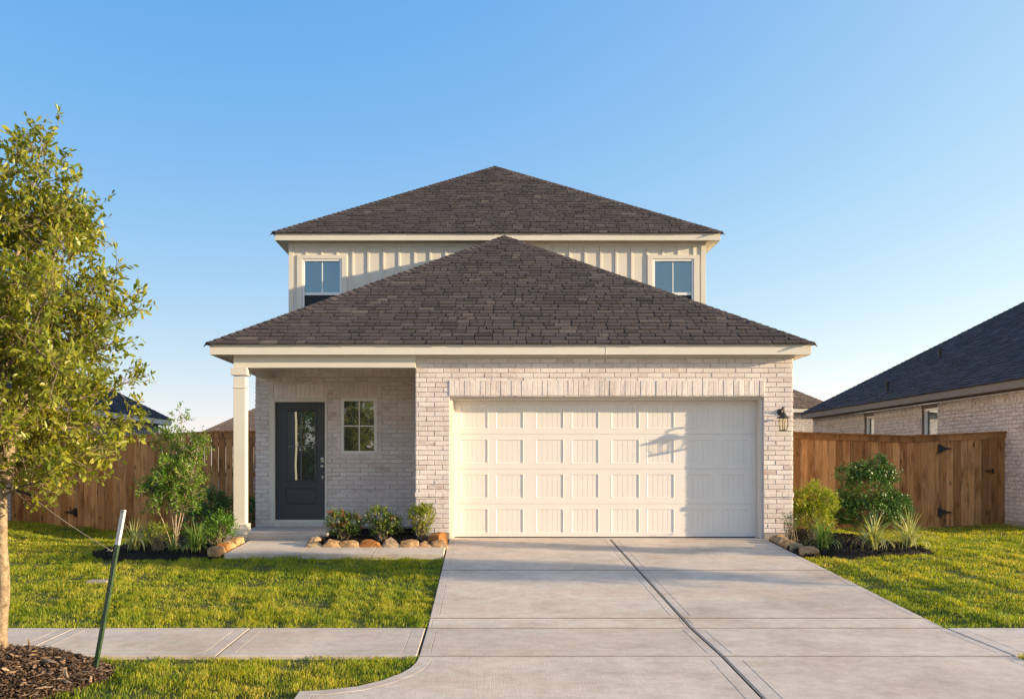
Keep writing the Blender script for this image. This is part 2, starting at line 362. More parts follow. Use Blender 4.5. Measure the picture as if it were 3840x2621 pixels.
# rectangle minus rectangular holes -> cells
def cells(u0, u1, z0, z1, holes):
    us = sorted({u0, u1, *[min(max(h[0], u0), u1) for h in holes], *[min(max(h[1], u0), u1) for h in holes]})
    zs = sorted({z0, z1, *[min(max(h[2], z0), z1) for h in holes], *[min(max(h[3], z0), z1) for h in holes]})
    for a, b in zip(us, us[1:]):
        for c, d in zip(zs, zs[1:]):
            mu, mz = (a + b) / 2, (c + d) / 2
            if b - a < 1e-6 or d - c < 1e-6: continue
            if not any(h[0] < mu < h[1] and h[2] < mz < h[3] for h in holes): yield a, b, c, d
class Face:
    """wall plane: origin O, u axis, outward normal n"""
    def __init__(s, O, u, n): s.O, s.u, s.n = Vector(O), Vector(u), Vector(n)
    def P(s, u, z, d): return s.O + s.u * u + Vector((0, 0, z)) + s.n * d
def brick(mb, F, u0, u1, z0, z1, rise, r):
    e = .004; j = lambda: random.uniform(-.0018, .0018)
    d = rise + random.uniform(-.003, .003)
    b = [F.P(u0, z0, 0), F.P(u1, z0, 0), F.P(u1, z1, 0), F.P(u0, z1, 0)]
    m_ = [F.P(u0 + j(), z0 + j(), d - .004), F.P(u1 + j(), z0 + j(), d - .004), F.P(u1 + j(), z1 + j(), d - .004), F.P(u0 + j(), z1 + j(), d - .004)]
    f = [F.P(u0 + e, z0 + e, d + j()), F.P(u1 - e, z0 + e, d + j()), F.P(u1 - e, z1 - e, d + j()), F.P(u0 + e, z1 - e, d + j())]
    mb.add(b + m_ + f, [(0, 1, 5, 4), (1, 2, 6, 5), (2, 3, 7, 6), (3, 0, 4, 7), (4, 5, 9, 8), (5, 6, 10, 9), (6, 7, 11, 10), (7, 4, 8, 11), (8, 9, 10, 11)], r)
def rbrick():
    x = random.random()
    return random.uniform(0, .2) if x < .05 else random.uniform(.2, 1)
CH, BL = .0783, .262
def brick_field(mb, F, u0, u1, z0, z1, holes=(), rise=.013, jt=.011, zbase=0.0, back=True):
    if back:
        for a, b, c, d in cells(u0, u1, z0, z1, holes):
            mb.quad(F.P(a, c, 0), F.P(b, c, 0), F.P(b, d, 0), F.P(a, d, 0), .5, 1)
    k0 = math.floor((z0 - zbase) / CH + .01); k = k0
    while zbase + k * CH < z1 - .02:
        za = max(zbase + k * CH, z0); zb = min(zbase + (k + 1) * CH, z1)
        off = (k % 2) * BL / 2 + random.uniform(-.012, .012); k += 1
        if zb - za < .025: continue
        zm = (za + zb) / 2
        spans = [(u0, u1)]
        for h in holes:
            if h[2] < zm < h[3]:
                ns = []
                for a, b in spans:
                    if h[1] <= a or h[0] >= b: ns.append((a, b)); continue
                    if h[0] > a: ns.append((a, h[0]))
                    if h[1] < b: ns.append((h[1], b))
                spans = ns
        for a, b in spans:
            u = math.floor((a + off) / BL) * BL - off
            while u < b:
                ua, ub = max(u, a), min(u + BL, b)
                if ub - ua > .03: brick(mb, F, ua + jt / 2 * (ua > a), ub - jt / 2 * (ub < b), za + jt / 2, zb - jt / 2, rise, rbrick())
                u += BL
def soldier(mb, F, u0, u1, z0, z1, rise=.02, bw=.075, zrise=True):
    mb.quad(F.P(u0, z0, rise - .008), F.P(u1, z0, rise - .008), F.P(u1, z1, rise - .008), F.P(u0, z1, rise - .008), .5, 1)
    for (a, b, c, d) in (((u0, z0), (u1, z0), 0, 0), ((u1, z0), (u1, z1), 0, 0), ((u1, z1), (u0, z1), 0, 0), ((u0, z1), (u0, z0), 0, 0)):
        mb.quad(F.P(a[0], a[1], 0), F.P(b[0], b[1], 0), F.P(b[0], b[1], rise - .008), F.P(a[0], a[1], rise - .008), .5, 1)
    n = max(1, round((u1 - u0) / (bw + .008))); s = (u1 - u0) / n
    for i in range(n):
        G = Face(F.P(0, 0, rise - .008), F.u, F.n)
        brick(mb, G, u0 + i * s + .003, u0 + (i + 1) * s - .003, z0 + .002, z1 - .002, .009, rbrick())

# shingled slope: eave line A->B, up-slope direction given; left(v), right(v) limits
def shingles(mb, O, U, V, Nn, left, right, vmax, expo=.143, tab=.22, thick=.013, seed=1):
    rs = random.Random(seed); O, U, V, Nn = Vector(O), Vector(U), Vector(V), Vector(Nn)
    P = lambda u, v, h: O + U * u + V * v + Nn * h
    # deck
    mb.quad(P(left(0), 0, -.012), P(right(0), 0, -.012), P(right(vmax), vmax, -.012), P(left(vmax), vmax, -.012), .5, 1)
    k = 0; v = -.025
    while v < vmax:
        v1 = min(v + expo, vmax); vm = max(v, 0)
        L0, R0, L1, R1 = left(vm), right(vm), left(v1), right(v1)
        u = L0 - rs.random() * tab
        while u < R0:
            wdt = tab * rs.choice((.55, .7, .85, 1.0, 1.2, 1.5)); ua, ub = u, u + wdt; u += wdt
            a0, b0 = max(ua, L0), min(ub, R0)
            if b0 - a0 < .01: continue
            a1, b1 = min(max(ua + .006, L1), R1), min(max(ub - .006, L1), R1)
            hi = thick * rs.choice((1.0, 1.0, 1.9, 1.9, 1.3)); sk = rs.uniform(-.006, .006); dv = rs.uniform(-.006, .004)
            r = rs.gauss(.42, .15) if rs.random() > .05 else rs.uniform(.7, .95)
            r = min(max(r, 0), 1)
            a, b = a0 + .006, b0 - .006
            vs = [P(a, v + dv, hi - .0), P(b, v + dv + sk * .3, hi), P(b1, v1 + .02, .001), P(a1, v1 + .02, .001), P(a, v + dv, -.008), P(b, v + dv, -.008)]
            mb.add(vs, [(0, 1, 2, 3), (4, 5, 1, 0), (5, 2, 1), (4, 0, 3)], r)
        v += expo; k += 1
def hipcaps(mb, A, B, w=.13, step=.143, seed=2, lift=.012, drop=.45):
    rs = random.Random(seed); A, B = Vector(A), Vector(B); d = (B - A); L = d.length; d.normalize()
    s = d.cross(Vector((0, 0, 1))).normalized(); up = s.cross(d).normalized()
    if up.z < 0: up = -up
    n = int(L / step)
    for i in range(n + 1):
        t0 = i * step; t1 = min(t0 + step * 1.35, L); ww = w * rs.uniform(.95, 1.05)
        c0, c1 = A + d * t0, A + d * t1; l0, l1 = lift + .012, lift * .5
        r = min(max(rs.gauss(.5, .2), 0), 1)
        vs = [c0 - s * ww + up * (l0 - ww * drop), c0 + up * l0, c0 + s * ww + up * (l0 - ww * drop),
              c1 + s * ww + up * (l1 - ww * drop), c1 + up * l1, c1 - s * ww + up * (l1 - ww * drop)]
        vs += [p - up * .02 for p in vs[:3]]
        mb.add(vs, [(0, 1, 4, 5), (1, 2, 3, 4), (6, 7, 1, 0), (7, 8, 2, 1)], r)
def hip_roof(name, x0, x1, y0, y1, ze, pitch, mat, parent, sides='FBLR', seed=3, yend=None, tab=.24):
    """full hip roof; if yend given the roof is cut flat at y=yend (runs into a wall)"""
    mb = MB(); hw = (x1 - x0) / 2; cx = (x0 + x1) / 2; yb = yend if yend else y1
    c = 1 / math.sqrt(1 + pitch * pitch); s = pitch * c; SL = hw / c
    ap = (cx, y0 + hw, ze + hw * pitch); ap2 = (cx, yb if yend else y1 - hw, ze + hw * pitch)
    if 'F' in sides: shingles(mb, (0, y0, ze), (1, 0, 0), (0, c, s), (0, -s, c), lambda v: x0 + v * c, lambda v: x1 - v * c, SL - .01, seed=seed, tab=tab)
    if 'B' in sides and not yend: shingles(mb, (0, y1, ze), (-1, 0, 0), (0, -c, s), (0, s, c), lambda v: -x1 + v * c, lambda v: -x0 - v * c, SL - .01, seed=seed + 1, tab=tab)
    if 'L' in sides: shingles(mb, (x0, 0, ze), (0, -1, 0), (c, 0, s), (-s, 0, c), lambda v: -yb + (0 if yend else v * c), lambda v: -y0 - v * c, SL - .01, seed=seed + 2, tab=tab)
    if 'R' in sides: shingles(mb, (x1, 0, ze), (0, 1, 0), (-c, 0, s), (s, 0, c), lambda v: y0 + v * c, lambda v: yb - (0 if yend else v * c), SL - .01, seed=seed + 3, tab=tab)
    ro = mb.build(name, [mat, UND], parent)
    cb = MB()
    ex = .004
    hipcaps(cb, (x0 - ex, y0 - ex, ze - ex * pitch), ap, seed=seed); hipcaps(cb, (x1 + ex, y0 - ex, ze - ex * pitch), ap, seed=seed + 1)
    hipcaps(cb, ap, ap2, seed=seed + 4) if (Vector(ap2) - Vector(ap)).length > .2 else None
    if not yend:
        hipcaps(cb, (x0 - ex, y1 + ex, ze - ex * pitch), ap2, seed=seed + 5); hipcaps(cb, (x1 + ex, y1 + ex, ze - ex * pitch), ap2, seed=seed + 6)
    cb.build('hip_cap', [mat, UND], ro)
    return ro

# ------------------------------------------------------------ terrain
def sstep(a, b, x): t = np.clip((x - a) / (b - a), 0, 1); return t * t * (3 - 2 * t)
GX0, GX1 = -.555, 4.54      # driveway edges
def zdrive(y):
    return np.interp(y, [-60, 2.0, 5.6, 8.5, 9.77, 16.04, 17], [-.70, -.70, -.60, -.44, -.41, 0, 0])
def zground(x, y):
    x = np.asarray(x, float); y = np.asarray(y, float)
    z = np.interp(y, [-60, 5.55, 5.75, 8.5, 9.77, 15.2, 16.5, 400], [-.74, -.74, -.60, -.442, -.425, -.075, -.055, -.055])
    k = sstep(11, 18, y)
    z = z - .05 * k * sstep(-4.6, -6.6, x) + .20 * k * sstep(-7.0, -9.2, x)
    z = z + .07 * k * sstep(8.6, 10.3, x) + .035 * sstep(4.55, 5.2, x) * sstep(16, 14, y) * sstep(8.6, 9.9, y)
    return z
# ground sheet
def grid_mesh(name, xs, ys, zf, mat):
    xx, yy = np.meshgrid(xs, ys); V = np.stack([xx, yy, zf(xx, yy)], -1).reshape(-1, 3)
    nx, ny = len(xs), len(ys); i, j = np.meshgrid(np.arange(nx - 1), np.arange(ny - 1)); b = (j * nx + i).ravel()
    q = np.stack([b, b + 1, b + nx + 1, b + nx], 1)
    return npmesh(name, V, [q], np.full(len(V), .5), mat, smooth=True)
xs = np.concatenate([[-900, -300, -100, -50, -25], np.arange(-14, 14.01, .4), [25, 50, 100, 300, 900]])
ys = np.concatenate([[5.72, 5.76], np.arange(6, 22, .35), [30, 60, 120, 400, 1500]])
tag(grid_mesh("ground", xs, ys, lambda x, y: zground(x, y) - .03, SOIL), kind='structure')
ys2 = np.array([-900., -100, -7, 5.5, 5.56])
tag(grid_mesh("street", xs, ys2, lambda x, y: np.where(y > -8, -.745, -.745), m_concrete("street_concrete", (.50, .46, .42))), kind='structure')
tag(grid_mesh("far_verge", xs, np.array([-900., -100, -30, -7.2]), lambda x, y: np.full_like(x, -.60), SOIL), kind='structure')
# kerb
mb = MB(); mb.box(-40, -1.42, 5.5, 5.72, -.80, -.585); mb.box(5.41, 40, 5.5, 5.72, -.80, -.585)
tag(mb.build("kerb", CONCS, bev=.03), kind='structure')

# slab with smooth tooled border
def slab(mb, poly, zf, border=.075, gap=.004, th=.12, r=.5, sub=0):
    """poly: list of (x,y) ccw; border ring faces use material 1"""
    n = len(poly); c = Vector((sum(p[0] for p in poly) / n, sum(p[1] for p in poly) / n))
    def inset(d):
        res = []
        for i in range(n):
            p0, p1, p2 = Vector(poly[i - 1]), Vector(poly[i]), Vector(poly[(i + 1) % n])
            e1 = (p1 - p0).normalized(); e2 = (p2 - p1).normalized()
            n1 = Vector((-e1.y, e1.x)); n2 = Vector((-e2.y, e2.x)); b = (n1 + n2)
            if b.length < 1e-4: b = n1
            b.normalize(); k = max(b.dot(n1), .35); res.append(p1 + b * d / k)
        return res
    rings = [(gap, -th), (gap, -.006), (gap + .006, 0), (border, 0), (border + .005, -.005), (border + .010, 0)]
    vs = []; fs = []; ms = []
    for d, h in rings:
        for p in inset(d): vs.append((p.x, p.y, float(zf(p.x, p.y)) + h))
    for k in range(len(rings) - 1):
        for i in range(n):
            fs.append((k * n + i, k * n + (i + 1) % n, (k + 1) * n + (i + 1) % n, (k + 1) * n + i)); ms.append(1 if k < 3 else 0)
    fs.append(tuple((len(rings) - 1) * n + i for i in range(n))); ms.append(0)
    b = len(mb.v); mb.v += vs; mb.r += [r] * len(vs); mb.f += [tuple(b + q for q in f) for f in fs]; mb.mi += ms
zd = lambda x, y: zdrive(y)
drv = MB()
rows = [(13.118, 16.0), (10.236, 13.082), (9.791, 10.204), (8.510, 9.759)]
for i, (a, b) in enumerate(rows):
    for j, (xa, xb) in enumerate(((GX0, 2.032), (2.051, GX1))):
        slab(drv, [(xa, a), (xb, a), (xb, b), (xa, b)], zd, gap=.005, border=.09 if i != 2 else .03, r=random.random())
# apron with flares; slopes down to street
def zap(x, y): return zdrive(y)
FLC = [(0, 8.488), (.012, 8.3), (.05, 8.1), (.12, 7.93), (.24, 7.74), (.41, 7.57), (.64, 7.47), (.83, 7.44), (.85, 5.7)]
left_poly = [(2.032, 8.488)] + [(GX0 - d, y) for d, y in FLC] + [(2.032, 5.7)]
slab(drv, left_poly, zap, border=.12, gap=.005, r=.6)
right_poly = [(2.051, 5.7)] + [(GX1 + d, y) for d, y in FLC[::-1]] + [(2.051, 8.488)]
slab(drv, right_poly, zap, border=.12, gap=.005, r=.3)
tag(drv.build("driveway", [CONC, CONCS]), kind='structure')
mb = MB()
yy = [5.7, 8.5, 9.775, 13, 16]
for a, b in zip(yy, yy[1:]):
    za, zb = float(zdrive(a)) - .0005, float(zdrive(b)) - .0005
    mb.quad((2.0385, a, za), (2.0445, a, za), (2.0445, b, zb), (2.0385, b, zb))
tag(mb.build("joint_filler", JOINT), kind='structure')
mb = MB()
for a, b in zip(yy, yy[1:]):
    za, zb = float(zdrive(a)) - .011, float(zdrive(b)) - .011; mb.quad((-.548, a, za), (4.532, a, za), (4.532, b, zb), (-.548, b, zb))
tag(mb.build("driveway_base", MULB), kind='structure')
mb = MB()
for yj, hw_ in ((13.1, .014), (10.22, .014), (9.775, .012), (8.499, .009)):
    za, zb = float(zdrive(yj - hw_)) - .0015, float(zdrive(yj + hw_)) - .0015
    for xa, xb in ((-.549, 2.032), (2.051, 4.533)): mb.quad((xa, yj - hw_, za), (xb, yj - hw_, za), (xb, yj + hw_, zb), (xa, yj + hw_, zb))
tag(mb.build("joint_dirt", m_noise("joint_dirt", [(.35, (.07, .05, .035)), (.65, (.22, .17, .13))], 9)), kind='structure')
sw = MB()
zs_ = lambda x, y: zdrive(y)
xj = [-.565]; 
while xj[-1] > -16: xj.append(xj[-1] - 1.72)
for a, b in zip(xj[1:], xj): slab(sw, [(a, 8.5), (b, 8.5), (b, 9.775), (a, 9.775)], zs_, border=.13, gap=.006, r=random.random())
xj = [4.55]
while xj[-1] < 16: xj.append(xj[-1] + 1.72)
for a, b in zip(xj, xj[1:]): slab(sw, [(a, 8.5), (b, 8.5), (b, 9.775), (a, 9.775)], zs_, border=.13, gap=.006, r=random.random())
tag(sw.build("sidewalk", [CONC, CONCS]), kind='structure')
# front walk
wk = MB()
zw = lambda x, y: np.interp(y, [14.2, 15.85], [-.085, -.005])
for a, b in ((-3.72, -2.62), (-2.62, -1.60), (-1.60, -.57)): slab(wk, [(a, 14.24), (b, 14.24), (b, 14.98), (a, 14.98)], zw, border=.05, r=random.random())
slab(wk, [(-3.72, 14.98), (-2.62, 14.98), (-2.62, 15.84), (-3.72, 15.84)], zw, border=.05, r=.7)
tag(wk.build("walkway", [CONC, CONCS]), kind='structure')

# ------------------------------------------------------------ the house
GY = 16.04; PY = 18.08; UY = 21.6; DY = 16.32
WL, WR = -4.14, 4.985
house = thing("house", (0.4, GY, 0), "two storey cream and whitewashed brick house with brown hip roofs and a wide garage", "house")
FG = Face((0, GY, 0), (1, 0, 0), (0, -1, 0)); FP = Face((0, PY, 0), (1, 0, 0), (0, -1, 0))
OX0, OX1 = X(1686, GY), X(2864, GY); OZ1 = Z(1484, GY)
GLX = X(1560, GY)
wt = Z(1855, GY)
b = MB()
brick_field(b, FG, GLX, WR, .09, 2.96, [(OX0, OX1, 0, OZ1)], zbase=.09)
soldier(b, FG, X(1684, GY), X(2866, GY), OZ1, Z(1427, GY), .026)
for a, c in ((GLX - .02, OX0), (OX1, WR + .02)): soldier(b, FG, a, c, wt - .035, wt + .035, .03, .095)
# return faces of the pier: left side (faces porch), reveals of opening, right side wall
FL = Face((GLX, 0, 0), (0, -1, 0), (-1, 0, 0)); brick_field(b, FL, -PY, -GY, .09, 2.96, zbase=.09)
FR1 = Face((OX0, 0, 0), (0, 1, 0), (1, 0, 0))
b.quad((OX0, GY, 0), (OX0, GY + .1, 0), (OX0, GY + .1, OZ1), (OX0, GY, OZ1), .5, 1)
b.quad((OX1, GY, 0), (OX1, GY + .1, 0), (OX1, GY + .1, OZ1), (OX1, GY, OZ1), .5, 1)
b.quad((OX0, GY, OZ1), (OX1, GY, OZ1), (OX1, GY + .3, OZ1), (OX0, GY + .3, OZ1), .5, 1)
FRR = Face((WR, 0, 0), (0, 1, 0), (1, 0, 0)); brick_field(b, FRR, GY, 31, .09, 2.96, zbase=.09)
tag(b.build("garage_wall", [BR, MORT], house), "whitewashed brick wall around the garage opening")
# foundation
b = MB()
b.box(GLX, OX0 - .004, GY - .012, GY + .2, -.12, .088); b.box(OX1 + .004, WR + .012, GY - .012, 31, -.12, .088)
b.build("foundation", FOUND, house, bev=.004)
# porch wall
dx0, dx1 = X(1012, PY), X(1228, PY); dz0, dz1 = Z(1960, PY), Z(1494, PY)
wx0, wx1 = X(1279, PY), X(1414, PY); wz0, wz1 = Z(1701, PY), Z(1493, PY)
b = MB()
sT = Z(1440, PY)
brick_field(b, FP, WL, GLX - .009, .07, 3.1, [(dx0, dx1, .0, dz1), (wx0, wx1, wz0, wz1)], zbase=.67 - 8 * CH)
soldier(b, FP, dx0 - .01, dx1 + .01, dz1, sT, .016); soldier(b, FP, wx0 - .08, wx1 + .08, wz1, sT, .016)
soldier(b, FP, wx0 - .08, wx1 + .08, wz0 - .085, wz0, .014, .10)
for u0, u1 in ((wx0 - .08, wx0), (wx1, wx1 + .08)):
    z = wz0
    while z < wz1 - .03: soldier(b, FP, u0, u1, z, min(z + .1, wz1), .014, .1); z += .1
soldier(b, FP, X(1023, PY), GLX - .01, 2.80, 3.0, .014)
soldier(b, FP, dx1 + .16, GLX - .01, .655, .69, .012, .1)
soldier(b, FP, dx0 - .02, dx1 + .02, .071, dz0, .05, .1)
FWL = Face((WL, 0, 0), (0, -1, 0), (-1, 0, 0)); brick_field(b, FWL, -31, -PY, .07, 2.96, zbase=.67 - 8 * CH)
tag(b.build("porch_wall", [BR, MORT], house), "shaded whitewashed brick wall behind the porch")
b = MB(); b.box(WL + .02, -2.55, 15.86, PY - .01, -.12, .075)
b.build("porch_step", [CONCS], house, bev=.015)
b = MB(); b.box(-2.54, GLX - .01, PY - .012, PY + .1, -.1, .068); b.box(WL - .01, WL + .3, PY + .01, 31, -.12, .068)
b.build("foundation", FOUND, house)
# porch: post, beams, ceiling
b = MB()
px0, px1, py0, py1 = -4.01, -3.82, 15.93, 16.13
b.box(px0, px1, py0, py1, .2, 2.60); post = b.build("porch_post", TRIM, house, bev=.004)
b = MB(); b.box(px0 - .035, px1 + .035, py0 - .03, py1 + .03, .076, .245); b.build("post_base", TRIM, post, bev=.004)
b = MB(); b.box(px0 - .035, px1 + .035, py0 - .03, py1 + .03, Z(1406, 15.9), 2.745); b.build("post_capital", TRIM, post, bev=.004); b = MB(); b.box(px0 - .014, px1 + .014, py0 - .012, py1 + .012, Z(1455, 15.9), Z(1451, 15.9)); b.build("neck_band", TRIM, post, bev=.004)
b = MB(); b.box(px0, GLX - .002, py0 + .01, py1 - .01, 2.75, 3.02); b.box(px0, px1 - .002, py1 - .009, PY - .001, 2.75, 3.02)
b.build("porch_beam", TRIM, house, bev=.003)
b = MB(); b.box(px1, GLX - .003, py1, PY - .022, 3.005, 3.03); b.build("porch_ceiling", TRIM, house)
# lower roof + fascia + soffit
EX0, EX1, EY = -4.385, 5.245, 15.77; EZ = 3.12; PIT = .583
LROOF = hip_roof("roof", EX0, EX1, EY, 0, EZ, PIT, SH, house, 'FLR', 11, yend=UY)
tag(LROOF, "lower brown shingle hip roof over porch and garage")
def fascia(parent, x0, x1, y0, y1, zt, h, th=.025, back=True):
    i = .03; x0 += i; x1 -= i; y0 += i
    b = MB(); zt -= .012
    b.box(x0, x1, y0, y0 + th, zt - h, zt); b.box(x0, x0 + th, y0 + th + .001, y1, zt - h, zt - .001); b.box(x1 - th, x1, y0 + th + .001, y1, zt - h, zt - .001)
    if back: b.box(x0, x1, y1 + .001, y1 + th, zt - h, zt)
    return b.build("fascia", TRIM, parent, bev=.002)
fascia(house, EX0, EX1, EY, UY - .03, EZ, .165, back=False)
b = MB(); sz = EZ - .165 + .012
b.box(EX0 + .056, EX1 - .056, EY + .056, py0 + .005, sz, sz + .012); b.box(WR - .05, EX1 - .056, py0 + .006, UY, sz, sz + .012); b.box(EX0 + .056, px0 - .001, py0 + .006, UY, sz, sz + .012)
b.box(px0 - .0, EX1 - .25, py0 + .006, GY, sz + .02, sz + .03)
b.build("soffit", TRIM, house)
b = MB(); b.box(GLX - .01, WR + .03, GY - .035, GY - .001, Z(1343, GY), sz - .001); b.build("frieze_board", TRIM, house, bev=.003)
# fascia board seam
b = MB(); sx = X(2273, EY); b.box(sx, sx + .006, EY + .026, EY + .0302, EZ - .175, EZ - .014); b.build("fascia_seam", WHITE, house)
# upper storey
ux0, ux1 = X(1085.6, UY), X(2643, UY); UE = 21.3; uex0, uex1 = X(1024, UE) - .0, X(2708, UE)
UEZ = Z(871, UE)
FU = Face((0, UY, 0), (1, 0, 0), (0, -1, 0))
lwx0, lwx1 = X(1134, UY), X(1282, UY); rwx0, rwx1 = X(2447.6, UY), X(2601, UY); wzt = Z(972, UY); wzb = wzt - 1.5
b = MB(); UB = uex1 - uex0 + UE + .3
for a, c, d, e in cells(ux0, ux1, 2.9, UEZ - .14, [(lwx0, lwx1, wzb, wzt), (rwx0, rwx1, wzb, wzt)]):
    b.quad((a, UY, d), (c, UY, d), (c, UY, e), (a, UY, e))
for xx in (ux0, ux1): b.quad((xx, UY, 2.5), (xx, UB - .3, 2.5), (xx, UB - .3, UEZ - .1), (xx, UY, UEZ - .1))
b.quad((ux0, UB - .3, 0), (ux1, UB - .3, 0), (ux1, UB - .3, UEZ), (ux0, UB - .3, UEZ))
uw = b.build("upper_wall", SIDING, house)
zft = UEZ - .012 - .17; zfb = Z(924, UY)
b = MB()
for k in range(0, 27):
    bx = X(1148.8 + 58.1 * k, UY)
    if bx > ux1 - .12: break
    tops = [(2.9, zfb - .001)]
    for (a, c) in ((lwx0, lwx1), (rwx0, rwx1)):
        if a - .13 < bx < c + .13: tops = [(Z(957, UY) + .001, zfb - .001)]
    for z0, z1 in tops: b.box(bx - .022, bx + .022, UY - .020, UY - .0005, z0, z1)
b.build("batten", SIDING, uw, bev=.002)
b = MB(); b.box(ux0 - .015, ux0 + .085, UY - .022, UY - .0005, 2.9, zfb - .001); b.box(ux1 - .085, ux1 + .015, UY - .022, UY - .0005, 2.9, zfb - .001)
b.box(ux0 - .015, ux1 + .015, UY - .025, UY - .0005, zfb, UEZ - .14)
b.build("corner_board", TRIM, house, bev=.002)
ur = hip_roof("roof", uex0, uex1, UE, UB, UEZ, .592, SH, house, 'FBLR', 31)
tag(ur, "upper brown shingle hip roof with a pointed peak")
fascia(house, uex0, uex1, UE, UB - .05, UEZ, .155)
b = MB(); sz2 = UEZ - .155 + .012
b.box(uex0 + .056, uex1 - .056, UE + .056, UY, sz2, sz2 + .012); b.box(uex0 + .056, ux0, UY + .001, UB - .1, sz2, sz2 + .012); b.box(ux1, uex1 - .056, UY + .001, UB - .1, sz2, sz2 + .012)
b.build("soffit", TRIM, house)

def window(parent, x0, x1, z0, z1, Y, fw=.035, frame=WHITE, glass=GL, cols=2, rail=None, muntin=.018, sash=None, name="window", split_rows=True, rec=.0):
    """frame opening x0..x1,z0..z1 on plane Y facing -Y"""
    o = bpy.data.objects.new(name, None); COL.objects.link(o); o.parent = parent
    o.location = Vector(((x0 + x1) / 2, Y, z0)) - parent.location
    fr = MB()
    y0 = Y - .014 + rec; y1 = Y + .06 + rec
    fr.box(x0, x1, y0, y1, z1 - fw, z1); fr.box(x0, x1, y0, y1, z0, z0 + fw); fr.box(x0, x0 + fw, y0, y1, z0 + fw, z1 - fw); fr.box(x1 - fw, x1, y0, y1, z0 + fw, z1 - fw)
    fr.build("frame", frame, o, bev=.003)
    g = MB(); yg = Y + .035 + rec
    g.quad((x0 + fw - .004, yg, z0 + fw - .004), (x1 - fw + .004, yg, z0 + fw - .004), (x1 - fw + .004, yg, z1 - fw + .004), (x0 + fw - .004, yg, z1 - fw + .004))
    g.build("pane", glass, o)
    m = MB(); ym = yg - .012
    zr = rail if rail is not None else (z0 + z1) / 2
    h = .028 if rail is not None else muntin / 2
    if rail is not None:
        m.box(x0 + fw, x1 - fw, yg - .03, yg - .002, zr - h, zr + h); m.build("sash_rail", frame, o, bev=.002); m = MB()
        segs = [(zr + h, z1 - fw)]
    else:
        m.box(x0 + fw, x1 - fw, ym, yg - .002, zr - h, zr + h); segs = [(z0 + fw, zr - h), (zr + h, z1 - fw)]
    xm = (x0 + x1) / 2
    for a, c in segs: m.box(xm - muntin / 2, xm + muntin / 2, ym, yg - .002, a, c)
    m.build("muntin", frame, o)
    return o
house_inv = house
for (a, c, lab) in ((lwx0, lwx1, "left upper window half hidden by the lower roof"), (rwx0, rwx1, "right upper window with its lower sash hidden by the roof")):
    wo = window(house, a, c, wzb, wzt, UY, .045, WHITE, GLU, rail=Z(1102, UY), muntin=.02); wo['label'] = lab
    t = MB(); tw = (a - X(1112, UY)) if a < 0 else .105; tw = .115
    zt = Z(957, UY)
    t.box(a - tw, c + tw, UY - .03, UY - .0005, wzt + .002, zt); t.box(a - tw, a - .002, UY - .03, UY - .0005, wzb, wzt + .001); t.box(c + .002, c + tw, UY - .03, UY - .0005, wzb, wzt + .001)
    t.build("window_trim", TRIM, wo, bev=.003)
    t = MB(); t.box(a + .046, c - .046, UY + .010, UY + .012, wzb + .046, Z(1102, UY) - .029); t.build("pane_shade_overlay", SCREEN, wo)  # added dark sheet, stands in for shade reflected by the lower sash
wo = window(house, wx0, wx1, wz0, wz1, PY, .052, m_paint("tan_vinyl", (.84, .80, .73), .45, .02), GL, muntin=.022, rec=.0)
wo['label'] = "small four pane porch window with tan frame"

# front door
fd = bpy.data.objects.new("front_door", None); COL.objects.link(fd); fd.parent = house; fd.location = Vector(((dx0 + dx1) / 2, PY, .1)) - house.location
fd['label'] = "charcoal front door with a tall four pane glass"
sx0, sx1, sz0, sz1 = X(1032, PY), X(1218, PY), Z(1948, PY), Z(1508, PY)
b = MB(); b.box(dx0, sx0 - .003, PY - .02, PY + .1, dz0, dz1); b.box(sx1 + .003, dx1, PY - .02, PY + .1, dz0, dz1); b.box(sx0 - .003, sx1 + .003, PY - .02, PY + .1, sz1 + .003, dz1)
b.box(sx0 - .003, sx1 + .003, PY - .02, PY + .1, dz0, sz0 - .002); b.build("door_frame", TRIM, fd, bev=.005)
gx0, gx1, gz0, gz1 = X(1070, PY), X(1185, PY), Z(1806, PY), Z(1537, PY)
qx0, qx1, qz0, qz1 = X(1069, PY), X(1187, PY), Z(1895, PY), Z(1830, PY)
b = MB(); yd = PY + .045
for a, c, d, e in cells(sx0, sx1, sz0, sz1, [(gx0, gx1, gz0, gz1), (qx0, qx1, qz0, qz1)]): b.quad((a, yd, d), (c, yd, d), (c, yd, e), (a, yd, e))
def ring(b, x0, x1, z0, z1, y, prof, m=0, center=True, r=.5):
    """prof: list of (inset, dy)"""
    vs = []; fs = []
    for (i, dy) in prof: vs += [(x0 + i, y + dy, z0 + i), (x1 - i, y + dy, z0 + i), (x1 - i, y + dy, z1 - i), (x0 + i, y + dy, z1 - i)]
    for k in range(len(prof) - 1):
        for i in range(4): fs.append((k * 4 + i, k * 4 + (i + 1) % 4, (k + 1) * 4 + (i + 1) % 4, (k + 1) * 4 + i))
    if center: k = len(prof) - 1; fs.append((k * 4, k * 4 + 1, k * 4 + 2, k * 4 + 3))
    b.add(vs, fs, r, m)
ring(b, gx0, gx1, gz0, gz1, yd, [(0, 0), (.0, -.012), (.016, -.016), (.026, -.004), (.03, .012)], center=False)
ring(b, qx0, qx1, qz0, qz1, yd, [(0, 0), (.006, .012), (.02, .014), (.045, .002)])
b.build("door_leaf", DARKD, fd)
b = MB(); b.quad((gx0 + .02, yd + .01, gz0 + .02), (gx1 - .02, yd + .01, gz0 + .02), (gx1 - .02, yd + .01, gz1 - .02), (gx0 + .02, yd + .01, gz1 - .02)); b.build("pane", GLD, fd)
b = MB(); gm = (gx0 + gx1) / 2; gzm = Z(1673, PY)
